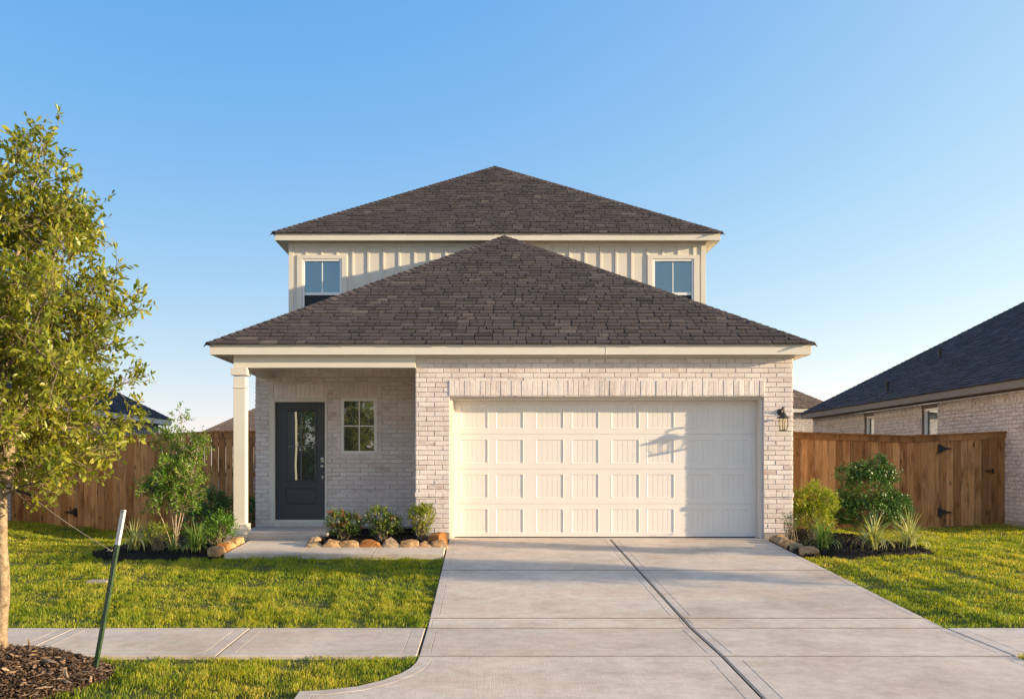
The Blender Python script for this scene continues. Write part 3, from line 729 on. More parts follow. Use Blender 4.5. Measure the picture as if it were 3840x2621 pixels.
b.box(gx0 + .03, gx1 - .03, yd - .004, yd + .008, gzm - .006, gzm + .006); b.box(gm - .006, gm + .006, yd - .003, yd + .0075, gz0 + .03, gz1 - .03); b.build("muntin", m_paint("grey_muntin", (.20, .20, .21), .4), fd)
lx = X(1208, PY)
b = MB(); zc = Z(1720, PY); b.lathe((lx, yd, zc), [(.032, 0), (.032, .012), (.026, .016), (.018, .028), (0.0, .03)], 20, axis='y'); b.box(lx - .028, lx + .028, yd - .01, yd, zc - .06, zc); b.build("deadbolt", NICKEL, fd, smooth=False)
b = MB(); zc = Z(1748, PY); b.lathe((lx, yd, zc), [(.034, 0), (.034, .006), (.014, .012), (.014, .035), (.030, .042), (.032, .058), (.022, .068), (0, .07)], 20, axis='y'); b.build("handle", NICKEL, fd, smooth=True)
b = MB(); zc = Z(1789, PY); b.lathe((lx + .002, yd, zc), [(.016, 0), (.016, .008), (0, .01)], 16, axis='y'); b.box(lx - .01, lx + .014, yd - .007, yd, zc - .03, zc + .03); b.build("keyhole_plate", NICKEL, fd, bev=.003)

# garage door
gd = bpy.data.objects.new("garage_door", None); COL.objects.link(gd); gd.parent = house; gd.location = Vector((2, DY, 0)) - house.location
gd['label'] = "wide white panelled garage door"
zx = lambda v: X(1650 + v / 1.7215, DY); zz = lambda v: Z(1250 + v / 1.7215, DY)
DX0, DX1 = X(1698, DY), X(2838, DY)
pcols = [(132, 312), (357, 540), (615, 800), (847, 1027), (1103, 1288), (1332, 1513), (1590, 1773), (1820, 1998)]
prow = [(463, 617), (682, 842), (905, 1065), (1130, 1290)]; seams = [418, 650, 874, 1099, 1326]
for i in range(4):
    z1, z0 = zz(seams[i]) - .0016, zz(seams[i + 1]) + .0016
    b = MB(); holes = [(zx(a), zx(c), zz(prow[i][1]), zz(prow[i][0])) for a, c in pcols]
    for a, c, d, e in cells(DX0, DX1, z0, z1, holes): b.quad((a, DY, d), (c, DY, d), (c, DY, e), (a, DY, e))
    b.quad((DX0, DY, z1), (DX1, DY, z1), (DX1, DY + .04, z1), (DX0, DY + .04, z1)); b.quad((DX0, DY, z0), (DX1, DY, z0), (DX1, DY + .04, z0), (DX0, DY + .04, z0))
    b.quad((DX0, DY + .02, z0 - .004), (DX1, DY + .02, z0 - .004), (DX1, DY + .02, z0 + .004), (DX0, DY + .02, z0 + .004))
    for h in holes:
        x0, x1, a, c = h
        ring(b, x0, x1, a, c, DY, [(0, 0), (.004, -.002), (.012, -.002), (.021, .008), (.026, .008)], center=False)
        x0 += .026; x1 -= .026; a += .026; c -= .026; n = 5; s = (x1 - x0) / n; g = .007
        for k in range(n):
            u0, u1 = x0 + k * s, x0 + (k + 1) * s; f0, f1 = u0 + (g / 2 if k else 0), u1 - (g / 2 if k < n - 1 else 0)
            b.quad((f0, DY + .008, a), (f1, DY + .008, a), (f1, DY + .008, c), (f0, DY + .008, c))
            if k < n - 1:
                b.quad((f1, DY + .008, a), (u1, DY + .014, a), (u1, DY + .014, c), (f1, DY + .008, c)); b.quad((u1, DY + .014, a), (u1 + g / 2, DY + .008, a), (u1 + g / 2, DY + .008, c), (u1, DY + .014, c))
    b.build("door_section", DOORW, gd)
b = MB()
jw0, jw1 = OX0 + .002, DX0 + .012
b.box(OX0 + .001, DX0 + .01, GY + .06, DY - .006, 0.0, OZ1 - .002); b.box(DX1 - .01, OX1 - .001, GY + .06, DY - .006, 0.0, OZ1 - .002)
b.box(DX0 + .011, DX1 - .011, GY + .06, DY - .006, OZ1 - .055, OZ1 - .002)
b.box(DX0 + .011, DX0 + .03, DY - .04, DY - .007, .0, OZ1 - .056); b.box(DX1 - .03, DX1 - .011, DY - .04, DY - .007, .0, OZ1 - .056)
b.build("door_frame", TRIM, gd, bev=.004)
b = MB(); b.box(DX0 + .012, DX1 - .012, DY - .003, DY + .03, -.0034, .014); b.build("weather_strip", BLACK, gd)
b = MB(); b.box(OX0 + .005, OX1 - .005, GY - .03, DY + .3, -.10, -.0035); b.build("threshold", CONCS, house, bev=.006)

# coach light
lx, ly = X(2936, GY - .12), GY
cl = thing("wall_lantern", (lx, GY, Z(1560, GY)), "bronze coach lantern with clear glass on the brick pier right of the garage", "wall lamp")
zt = Z(1550, GY)
cx_, cy_ = lx, GY - .15
ztop, zsh, zbot = Z(1563, cy_), Z(1563, cy_), Z(1611, cy_)
b = MB(); b.lathe((cx_ - .01, GY - .008, Z(1545, GY)), [(.055, 0), (.055, .012), (.04, .02), (.02, .028), (0, .03)], 20, axis='y'); b.build("backplate", BRONZE, cl, smooth=True)
b = MB()
ap = [(cx_ - .01, GY - .03, Z(1550, GY)), (cx_ - .01, GY - .06, Z(1538, GY)), (cx_, GY - .10, Z(1529, GY)), (cx_, cy_, Z(1533, cy_)), (cx_, cy_, Z(1546, cy_))]
b.tube(ap, [.010, .010, .011, .011, .010], 8)
b.tube([(cx_, GY - .09, Z(1535, GY)), (cx_ + .012, GY - .12, Z(1526, GY)), (cx_ + .016, cy_ - .01, Z(1529, GY))], [.008, .007, .004], 6)
b.build("arm", BRONZE, cl, smooth=True)
zs0 = Z(1567, cy_)
b = MB(); b.lathe((cx_, cy_, zs0), [(.0, .095), (.015, .095), (.022, .085), (.035, .075), (.045, .05), (.058, .03), (.108, .008), (.108, 0), (.10, -.004), (.05, .012), (0, .02)], 24); b.build("lamp_shade", BRONZE, cl, smooth=True)
b = MB()
for k in range(4):
    t = math.pi / 4 + k * math.pi / 2 + .3; pts = []
    for rr, hh in ((.060, 0.0), (.070, -.05), (.070, -.11), (.055, -.17), (.045, -.195)): pts.append((cx_ + rr * math.cos(t), cy_ + rr * math.sin(t), zs0 + hh))
    b.tube(pts, .006, 6)
b.build("cage", BRONZE, cl)
b = MB(); b.lathe((cx_, cy_, zs0), [(0, -.212), (.05, -.212), (.075, -.206), (.075, -.192), (.05, -.190), (0, -.190)], 20); b.build("base_ring", BRONZE, cl)
b = MB(); b.lathe((cx_, cy_, zs0), [(.052, 0), (.062, -.05), (.062, -.11), (.048, -.17), (.04, -.19)], 20); b.build("glass", LGL, cl, smooth=True)
b = MB(); b.tube([(cx_, cy_, zs0), (cx_, cy_, zs0 - .05)], .012, 8); b.build("socket", TRIM, cl)

# ------------------------------------------------------------ fences
FY = 19.5
def fence(name, label, xa, xb, tops, bots, skip=(), slits=(), group="wooden fences beside the house"):
    f = thing(name, (xa, FY, float(np.interp(xa, *bots))), label, "fence", group)
    rs = random.Random(int(abs(xa) * 100)); b = MB(); x = xa
    T = lambda x: float(np.interp(x, *tops)); B = lambda x: float(np.interp(x, *bots))
    def boards(b, xa, xb):
        x = xa
        while x < xb - .02:
            w_ = rs.choice((.138, .138, .14, .142)); x1 = min(x + w_, xb); g = .0035
            if any(s0 < x < s1 for s0, s1 in slits): g = .006
            dy = rs.uniform(0, .008); t = .016; bo = rs.uniform(0, .012)
            z0a, z0b, z1a, z1b = B(x) + bo, B(x1) + bo, T(x) - .05, T(x1) - .05
            vs = [(x + g, FY - dy, z0a), (x1 - g, FY - dy - rs.uniform(-.002, .002), z0b), (x1 - g, FY - dy + t, z0b), (x + g, FY - dy + t, z0a),
                  (x + g, FY - dy, z1a), (x1 - g, FY - dy - rs.uniform(-.002, .002), z1b), (x1 - g, FY - dy + t, z1b), (x + g, FY - dy + t, z1a)]
            b.add(vs, [(0, 1, 5, 4), (1, 2, 6, 5), (2, 3, 7, 6), (3, 0, 4, 7), (4, 5, 6, 7), (3, 2, 1, 0)], rs.random()); x = x1
    xs_ = [xa] + [s for g in skip for s in g] + [xb]
    for a, c in zip(xs_[::2], xs_[1::2]):
        b = MB(); boards(b, a, c); b.build("board", WOOD, f)
    def strip(b, x0, x1, o0, o1, y0, y1):
        ks = sorted({x0, x1, *[k for k in tops[0] if x0 < k < x1]})
        for a, c in zip(ks, ks[1:]):
            r = rs.random()
            vs = [(xx, y, T(xx) + o) for xx in (a + .001, c - .001) for y in (y0, y1) for o in (o0, o1)]
            b.add(vs, [(0, 1, 3, 2), (4, 6, 7, 5), (0, 4, 5, 1), (2, 3, 7, 6), (0, 2, 6, 4), (1, 5, 7, 3)], r)
    b = MB(); strip(b, xa, xb, -.03, -.004, FY - .055, FY + .06); b.build("cap_board", WOOD, f)
    for a, c in zip(xs_[::2], xs_[1::2]):
        b = MB(); strip(b, a, c, -.145, -.031, FY - .028, FY - .008); b.build("trim_board", WOOD, f)
    b = MB()
    for zc in (.25, 1.0, 1.6):
        b.box(xa, xb, FY + .02, FY + .06, zc - .045, zc + .045, rs.random())
    for xx in np.arange(xa + .1, xb, 2.2): b.box(xx, xx + .09, FY + .061, FY + .15, B(xx) - .3, T(xx) - .04, rs.random())
    b.build("rail", WOOD, f)
    for (g0, g1) in skip:
        g = bpy.data.objects.new("gate", None); COL.objects.link(g); g.parent = f; g.location = Vector((g0, FY, B(g0))) - f.location
        b = MB(); boards(b, g0 + .006, g1 - .006); b.build("board", WOOD, g)
        b = MB(); strip(b, g0 + .006, g1 - .006, -.145, -.031, FY - .028, FY - .008); b.build("trim_board", WOOD, g)
        hinge_right = g0 < 0
        hx = g1 if hinge_right else g0; s = -1 if hinge_right else 1
        for fy in (1682, 1920):
            zc = Z(fy, FY); b = MB(); hw = .085
            prof = [(0, .09), (.05, .045), (.12, .02), (.20, .014), (.215, 0)]
            top = [(hx + s * (.02 + a), zc + h) for a, h in prof]; bot = [(hx + s * (.02 + a), zc - h) for a, h in reversed(prof[:-1])]
            pl = top + bot; n = len(pl); vs = [(p[0], FY - .034, p[1]) for p in pl] + [(p[0], FY - .026, p[1]) for p in pl]
            b.add(vs, [tuple(range(n)), tuple(range(2 * n - 1, n - 1, -1))] + [(i, i + n, (i + 1) % n + n, (i + 1) % n) for i in range(n)])
            b.box(hx - .035, hx + .018, FY - .034, FY - .027, zc - .085, zc + .085); b.tube([(hx + s * .005, FY - .038, zc - .085), (hx + s * .005, FY - .038, zc + .085)], .009, 8)
            b.build("hinge", BLACK, g)
        if not hinge_right:
            b = MB(); zc = Z(1766, FY); b.box(g1 - .10, g1 - .02, FY - .036, FY - .026, zc - .02, zc + .02); b.box(g1 + .01, g1 + .05, FY - .036, FY - .026, zc - .05, zc + .05)
            b.tube([(g1 - .14, FY - .05, zc + .005), (g1 + .03, FY - .05, zc + .01)], .008, 8); b.tube([(g1 - .04, FY - .045, zc), (g1 - .05, FY - .06, zc + .035)], .007, 6); b.build("latch", BLACK, g)
    return f
fence("wooden_fence", "brown board fence left of the house with pale slits near the porch post", -9.26, WL + .02,
      ([-9.3, -7.54, -5.2, -4.0], [1.80, 1.745, 1.865, 1.875]), ([-9.3, -8.2, -7.1, -5, -4], [.06, -.06, -.11, -.09, -.08]), skip=((-9.0, -7.98),), slits=((-6.3, -4.2),))
fence("wooden_fence", "brown board fence with black hinged gate right of the garage", WR - .02, 10.24,
      ([4.9, 8.33, 10.3], [1.885, 1.775, 1.86]), ([4.9, 8.0, 8.9, 10.3], [-.09, -.09, -.03, .02]), skip=((8.94, 9.95),))

# ------------------------------------------------------------ neighbouring houses
nr = thing("house", (10.26, 18.3, 0), "brick house at the right edge with slate roof and a shaded side wall", "house")
NX = 10.26; NF, NB_ = 17.9, 30.9; ez = 2.80
FN = Face((NX, 0, 0), (0, -1, 0), (-1, 0, 0))
def nwin(fx0, fx1, x=NX): return sorted((-x * FPX / (fx0 - VX), -x * FPX / (fx1 - VX)))
w1 = nwin(3242, 3278); w2 = nwin(3457, 3517)
wtop = 2.48; holes = [(w1[0], w1[1], 1.2, wtop), (w2[0], w2[1], 1.2, wtop)]
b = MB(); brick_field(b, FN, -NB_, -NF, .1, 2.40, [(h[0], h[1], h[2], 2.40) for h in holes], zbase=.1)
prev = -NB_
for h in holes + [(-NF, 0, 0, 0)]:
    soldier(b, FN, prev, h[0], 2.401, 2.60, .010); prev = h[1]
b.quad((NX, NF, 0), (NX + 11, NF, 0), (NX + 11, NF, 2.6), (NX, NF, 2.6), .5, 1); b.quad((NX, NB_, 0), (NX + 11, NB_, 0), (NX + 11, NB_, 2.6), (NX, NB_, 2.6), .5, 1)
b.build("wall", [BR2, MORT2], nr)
b = MB(); b.box(NX - .02, NX + .2, NF - .02, NB_, -.2, .095); b.build("foundation", FOUND, nr, bev=.01)
NPIT = .605
nro = hip_roof("roof", NX - .3, NX + 12, NF - .3, NB_ + .3, ez, NPIT, SHB, nr, 'FL', 51)
b = MB(); b.box(NX - .29, NX - .262, NF - .3, NB_ + .3, ez - .17, ez - .012); b.box(NX - .261, NX + 12, NF - .3, NF - .27, ez - .17, ez - .012); b.box(NX - .261, NX + 12, NB_ + .27, NB_ + .3, ez - .17, ez - .012)
b.build("fascia", m_paint("taupe_paint", (.20, .17, .155), .6), nr, bev=.003)
b = MB(); b.box(NX - .26, NX - .001, NF - .27, NB_ + .27, ez - .16, ez - .14); b.box(NX - .03, NX - .0125, NF, NB_, 2.601, ez - .161); b.build("soffit", m_paint("brown_soffit", (.16, .12, .10), .6), nr)
for h in holes:
    y0, y1 = -h[1], -h[0]
    o = bpy.data.objects.new("window", None); COL.objects.link(o); o.parent = nr; o.location = Vector((NX, y0, 1.2)) - nr.location
    b = MB(); xi = NX + .09
    for (a, c, d, e) in ((y0, y0 + .04, 1.2, wtop), (y1 - .04, y1, 1.2, wtop), (y0 + .04, y1 - .04, wtop - .04, wtop), (y0 + .04, y1 - .04, 1.2, 1.24)): b.box(xi - .03, xi + .02, a, c, d, e)
    b.build("frame", WHITE, o); b = MB(); b.quad((xi, y0, 1.2), (xi, y1, 1.2), (xi, y1, wtop), (xi, y0, wtop)); b.build("pane", GL, o)
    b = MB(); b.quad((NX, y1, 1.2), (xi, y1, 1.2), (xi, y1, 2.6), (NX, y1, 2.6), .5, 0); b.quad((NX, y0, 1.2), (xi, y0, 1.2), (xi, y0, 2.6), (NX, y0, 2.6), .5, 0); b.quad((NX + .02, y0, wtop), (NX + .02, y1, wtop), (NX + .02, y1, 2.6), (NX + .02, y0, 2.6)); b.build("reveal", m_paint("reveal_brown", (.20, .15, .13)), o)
def roofpt(fx, fy):   # intersect pixel ray with left slope plane
    dx, dy_, dz = (fx - VX) / FPX, 1.0, (VY - fy) / FPX
    # z = ez + (x-(NX-.3))*NPIT ; EYE+dz*t = ez+(dx*t-(NX-.3))*NPIT
    t = (ez - (NX - .3) * NPIT - EYE) / (dz - dx * NPIT); return Vector((dx * t, t, EYE + dz * t))
for fx, fy in ((3525, 1345), (3328, 1468)):
    p = roofpt(fx, fy); b = MB(); b.tube([p - Vector((0, 0, .1)), p + Vector((0, 0, .26))], .035, 10)
    b.lathe((p.x, p.y, p.z), [(.09, -.08), (.06, .02), (.038, .05)], 12); b.build("vent_pipe", BLACK, nro)

nl = thing("house", (-9.3, 20, 0), "single storey house behind the left fence with dark roof and pale fascia", "house")
LX = -9.3; LB = 28.4; lez = 2.50; LF = 15.0
FLh = Face((LX, 0, 0), (0, 1, 0), (1, 0, 0))
b = MB(); brick_field(b, FLh, LF, LB, .1, 2.18, zbase=.1); soldier(b, FLh, LF, LB, 2.181, 2.36, .01)
b.quad((LX, LB, 0), (LX - 8, LB, 0), (LX - 8, LB, 2.4), (LX, LB, 2.4), .5, 1); b.quad((LX, LF, 0), (LX - 8, LF, 0), (LX - 8, LF, 2.4), (LX, LF, 2.4), .5, 1)
b.build("wall", [BR2, MORT2], nl)
hip_roof("roof", LX - 8.3, LX + .3, LF - .3, LB + .3, lez, .60, SHB, nl, 'FR', 71)
b = MB(); b.box(LX + .262, LX + .29, LF - .3, LB + .3, lez - .17, lez - .012); b.box(LX - 8.3, LX + .261, LB + .27, LB + .3, lez - .17, lez - .012); b.box(LX - 8.3, LX + .261, LF - .3, LF - .27, lez - .17, lez - .012)
b.build("fascia", WHITE, nl, bev=.003)
b = MB(); b.box(LX + .001, LX + .26, LF - .27, LB + .27, lez - .16, lez - .14); b.box(LX + .0125, LX + .03, LF, LB, 2.361, lez - .161); b.build("soffit", m_paint("tan_soffit", (.24, .17, .12), .6), nl)
# houses on the street behind
def back_house(label, x0, x1, y0, y1, ze, mat):
    h = thing("house", ((x0 + x1) / 2, y0, 0), label, "house")
    hip_roof("roof", x0 - .3, x1 + .3, y0 - .3, y1 + .3, ze, .6, mat, h, 'FLR', int(x0) + 100)
    b = MB()
    for F_, u0, u1 in ((Face((0, y0, 0), (1, 0, 0), (0, -1, 0)), x0, x1), (Face((x0, 0, 0), (0, -1, 0), (-1, 0, 0)), -y1, -y0), (Face((x1, 0, 0), (0, 1, 0), (1, 0, 0)), y0, y1)):
        brick_field(b, F_, u0, u1, 0, ze - .12)
    b.build("wall", [BR2, MORT2], h)
    b = MB(); b.box(x0 - .29, x1 + .29, y0 - .29, y0 - .26, ze - .17, ze - .012); b.build("fascia", TRIM, h)
    return h
back_house("far house with reddish roof seen over the left fence beside the porch post", X(770, 40) + .3, X(770, 40) + 9, 40, 49, Z(1618, 40), SHR)
back_house("far house with reddish roof seen between garage pier and right neighbour", X(3080, 36) - 9, X(3080, 36) + .2, 36, 45, Z(1530, 36), SHR)

# ------------------------------------------------------------ beds and mulch
def chips(name, pts, n, mat, parent, zf, size=(.012, .05), tilt=.5, lift=.01, thick=.004):
    """scatter chips; pts(n)->x,y arrays"""
    x, y = pts(n); n = len(x); z = zf(x, y) + rng.uniform(0, lift, n)
    L = rng.uniform(size[0], size[1], n) * rng.uniform(.6, 1.3, n); W = L * rng.uniform(.12, .45, n); W = np.clip(W, .004, .02)
    d = rng.normal(size=(n, 3)); d[:, 2] *= tilt * .6; d = nrm(d); u = nrm(rng.normal(size=(n, 3)) * [1, 1, .4] * tilt + [0, 0, 1]); s = nrm(np.cross(d, u)); u = np.cross(s, d)
    P = np.stack([x, y, z + .003], 1); L = L[:, None]; W = W[:, None]; T = np.full((n, 1), thick)
    bend = rng.uniform(-.2, .2, (n, 1))
    vs = [P - d * L / 2 - s * W / 2, P - d * L / 2 + s * W / 2, P + s * W * .5 + u * L * bend * .5 + u * T, P - s * W * .5 + u * L * bend * .5 + u * T, P + d * L / 2 + s * W * .3, P + d * L / 2 - s * W * .3,
          P - s * W * .6 - u * T, P + s * W * .6 - u * T]
    V = np.stack(vs, 1).reshape(-1, 3); b = (np.arange(n) * 8)[:, None]
    q = np.concatenate([b + np.array([0, 1, 2, 3]), b + np.array([3, 2, 4, 5]), b + np.array([0, 3, 5, 6]), b + np.array([1, 7, 4, 2])])
    return npmesh(name, V, [q], np.repeat(rng.random(n) ** 1.3, 8), mat, parent)
def inpoly(x, y, poly):
    x = np.asarray(x); y = np.asarray(y); c = np.zeros(x.shape, bool); n = len(poly)
    for i in range(n):
        x1, y1 = poly[i]; x2, y2 = poly[(i + 1) % n]
        if y1 == y2: continue
        c ^= ((y1 > y) != (y2 > y)) & (x < (x2 - x1) * (y - y1) / (y2 - y1) + x1)
    return c
bedL = [(-5.55, 14.22), (-5.2, 14.12), (-4.6, 14.1), (-3.9, 14.2), (-3.78, 14.35), (-3.8, 15.9), (-4.05, 16.2), (-4.16, 17.5), (-4.2, 19.4), (-4.9, 19.3), (-5.3, 17.5), (-5.6, 15.4), (-5.75, 14.6)]
bedC = [(-2.58, 15.02), (-.60, 15.02), (-.60, 15.98), (-1.09, 16.02), (-1.09, 18.04), (-2.53, 18.04), (-2.53, 15.3)]
bedR = [(4.60, 14.25), (5.0, 14.12), (5.6, 14.15), (6.2, 14.3), (6.55, 14.5), (6.60, 15.0), (6.4, 16.5), (6.2, 18), (5.6, 19.3), (5.02, 19.3), (5.02, 16.1), (4.6, 15.98)]
def bedz(x, y, c): return zground(x, y) + c
BED = {'L': (bedL, .03), 'C': (bedC, .085), 'R': (bedR, .035)}
for key, lab in (('L', "left_bed"), ('C', "middle_bed"), ('R', "right_bed")):
    poly, h = BED[key]; px_ = [p[0] for p in poly]; py_ = [p[1] for p in poly]
    xs_ = np.arange(min(px_) - .1, max(px_) + .11, .06); ys_ = np.arange(min(py_) - .1, max(py_) + .11, .06)
    zf = lambda x, y, h=h: zground(x, y) + h + .012 * np.sin(x * 7.3 + y * 3.1) * np.cos(y * 6.1) + .006 * np.sin(x * 23) * np.sin(y * 19)
    xx, yy_ = np.meshgrid(xs_, ys_); ins = inpoly(xx, yy_, poly)
    zz_ = np.where(ins, zf(xx, yy_), zground(xx, yy_) - .05)
    V = np.stack([xx, yy_, zz_], -1).reshape(-1, 3); nx, ny = len(xs_), len(ys_)
    i, j = np.meshgrid(np.arange(nx - 1), np.arange(ny - 1)); bb = (j * nx + i).ravel()
    q = np.stack([bb, bb + 1, bb + nx + 1, bb + nx], 1); keep = ins.ravel()[q].any(1)
    base = npmesh("mulch_bed", V, [q[keep]], np.full(len(V), .5), MULB, smooth=True)
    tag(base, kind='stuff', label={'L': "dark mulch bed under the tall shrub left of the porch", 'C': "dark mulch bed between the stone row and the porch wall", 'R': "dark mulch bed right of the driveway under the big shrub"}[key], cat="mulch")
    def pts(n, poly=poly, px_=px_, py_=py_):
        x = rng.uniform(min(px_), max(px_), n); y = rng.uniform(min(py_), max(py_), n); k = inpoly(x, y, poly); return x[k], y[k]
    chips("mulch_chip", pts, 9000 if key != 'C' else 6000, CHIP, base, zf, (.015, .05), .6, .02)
# tree ring mound
MC = np.array([-3.95, 7.78]); 
def moundz(x, y):
    r = np.hypot((x - MC[0]) / 1.0, (y - MC[1]) / .92) / (.92 + .06 * np.sin(3 * np.arctan2(y - MC[1], x - MC[0]) + 1))
    return zground(x, y) - .02 + .23 * np.clip(1 - r ** 1.7, 0, 1) + .018 * np.sin(x * 9 + 1) * np.sin(y * 8) * (r < 1) + .008 * np.sin(x * 31) * np.sin(y * 27) * (r < 1)
def inmound(x, y, k=1.0): return np.hypot((x - MC[0]), (y - MC[1]) / .92) < .93 * k * (1 + .06 * np.sin(3 * np.arctan2(y - MC[1], x - MC[0]) + 1))
gx = np.arange(-5.1, -2.8, .04); gy = np.arange(6.7, 8.9, .04); xx, yy_ = np.meshgrid(gx, gy)
V = np.stack([xx, yy_, moundz(xx, yy_)], -1).reshape(-1, 3); i, j = np.meshgrid(np.arange(len(gx) - 1), np.arange(len(gy) - 1)); bb = (j * len(gx) + i).ravel()
q = np.stack([bb, bb + 1, bb + len(gx) + 1, bb + len(gx)], 1); keep = inmound(V[:, 0], V[:, 1], 1.03)[q].any(1)
mound = npmesh("mulch_mound", V, [q[keep]], np.full(len(V), .5), m_noise("brown_mulch", [(.3, (.012, .008, .005)), (.7, (.05, .03, .018))], 40, .95, .03, 50), smooth=True)
tag(mound, "brown shredded mulch mound around the trunk of the left tree", "mulch", kind='stuff')
def mp(n):
    x = rng.uniform(-5.0, -2.9, n); y = rng.uniform(6.7, 8.8, n); k = inmound(x, y, 1.0); return x[k], y[k]
chips("mulch_chip", mp, 26000, CHIPB, mound, moundz, (.015, .055), .7, .025)
def mp2(n):
    x, y = mp(n); return x, y
chips("bark_strand", mp2, 1400, STRAND, mound, moundz, (.07, .17), .25, .03, .003)

# ------------------------------------------------------------ edging stones
import bmesh
def stone(x, y, zb, L, D_, H, rz, mat, label, group, seed, peak=.0):
    rs = random.Random(seed); bm = bmesh.new(); u = rs.uniform; hl, hd = L / 2, D_ / 2; pts = []
    for sx in (-1, 1):
        for sy in (-1, 1): pts += [(sx * hl * u(.86, .98), sy * hd * u(.8, 1), -.25 * H), (sx * hl * u(.92, 1.0), sy * hd * u(.75, 1), H * u(.15, .4))]
    tl, tr = u(.5, .92), u(.5, .92); hL, hR = (u(.7, .98), u(.7, .98)) if not peak else (u(.55, .75), u(.55, .75))
    for sy in (-1, 1): pts += [(-hl * tl, sy * hd * u(.4, .8), H * hL), (hl * tr, sy * hd * u(.4, .8), H * hR)]
    pts += [(u(-.4, .4) * hl, u(-.6, .3) * hd, H), (u(-.5, .5) * hl, -hd * u(.85, 1.05), H * u(.4, .75)), (u(-.5, .5) * hl, -hd * u(.85, 1.05), H * u(.1, .5))]
    for p in pts: bm.verts.new(p)
    r_ = bmesh.ops.convex_hull(bm, input=bm.verts)
    bmesh.ops.delete(bm, geom=list({e for e in r_['geom_interior'] + r_['geom_unused'] if isinstance(e, bmesh.types.BMVert)}), context='VERTS')
    bmesh.ops.bevel(bm, geom=list(bm.edges), offset=.007, segments=1, profile=.6, affect='EDGES', clamp_overlap=True)
    bmesh.ops.triangulate(bm, faces=bm.faces); bmesh.ops.subdivide_edges(bm, edges=[e for e in bm.edges if e.calc_length() > .03], cuts=2, use_grid_fill=True)
    from mathutils import noise as mn
    for v in bm.verts: v.co += v.co.normalized() * (mn.noise(v.co * 22 + Vector((seed, 0, 0))) * .008 + mn.noise(v.co * 60) * .003)
    me = bpy.data.meshes.new("edging_stone"); bm.to_mesh(me); bm.free(); me.materials.append(mat)
    o = link("edging_stone", me); o.location = (x, y, zb); o.rotation_euler = (0, 0, rz); return tag(o, label, "stone", group)
SY = 14.98
g1 = "stones edging the bed under the porch window"
specs = [(1152, 1208, .06, ROCKG, "low flat grey tan edging stone at the left end of the front row"), (1212, 1272, .12, ROCK, "tan edging stone sloping up to its right, next to the low flat left end one"),
         (1275, 1346, .105, ROCK, "long brown edging stone just left of the orange one"), (1348, 1428, .12, ROCKO, "bright orange peaked edging stone in front of the middle shrub"),
         (1432, 1498, .145, ROCKG, "tallest grey tan edging stone just right of the orange one"), (1501, 1567, .12, ROCK, "flat topped tan edging stone between the tallest and the small triangular one"),
         (1568, 1616, .09, ROCK, "small triangular edging stone in the front row"), (1619, 1675, .105, ROCK, "tan edging stone closing the front row at the driveway")]
for k, (a, c, h, m, lab) in enumerate(specs):
    xa, xb = X(a, SY), X(c, SY); stone((xa + xb) / 2, SY + .06, -.075, xb - xa + .045, .19, h + .03, random.uniform(-.06, .06), m, lab, g1, 40 + k, .3 if k in (1, 3, 4, 6) else 0)
stone(-.72, 15.35, -.05, .34, .26, .20, 1.2, ROCKO, "large orange edging stone at the right end of the bed behind the front row", g1, 61)
stone(-2.60, 15.28, -.05, .36, .15, .14, 1.35, ROCKG, "narrow edging stone beside the porch step at the left of the bed", g1, 62)
stone(-2.60, 15.64, -.05, .30, .14, .13, 1.5, ROCKG, "grey edging stone touching the porch step corner", g1, 63)
g2 = "stones edging the left bed beside the walkway"
for k, (y, s, h, lab) in enumerate(((14.36, .30, .14, "front edging stone of the left bed nearest the lawn"), (14.66, .28, .14, "second edging stone from the lawn along the left bed"), (14.95, .28, .15, "middle edging stone of the left bed beside the walkway"), (15.25, .27, .13, "second edging stone from the porch along the left bed"), (15.52, .25, .12, "edging stone of the left bed nearest the porch post"))):
    stone(-3.85, y, -.10 + (y - 14.3) * .05, s, .2, h * .85, 1.5 + random.uniform(-.15, .15), ROCKO if k == 1 else ROCK, lab, g2, 70 + k)
g3 = "stones edging the right bed along the driveway"
for k, (x, y, s, h, lab) in enumerate(((4.68, 15.80, .26, .13, "edging stone touching the brick pier on the right bed"), (4.67, 15.52, .28, .13, "second edging stone from the pier on the right bed"), (4.67, 15.2, .32, .13, "middle tan edging stone of the right bed"), (4.68, 14.86, .24, .12, "small tilted edging stone before the largest on the right bed"), (4.74, 14.48, .46, .13, "largest flat edging stone at the lawn end of the right bed"))):
    stone(x, y, -.10 + (y - 14.4) * .06, s, .22 if k < 4 else .3, h * .8, 1.5 + random.uniform(-.2, .2), ROCKG if k % 2 else ROCK, lab, g3, 80 + k)

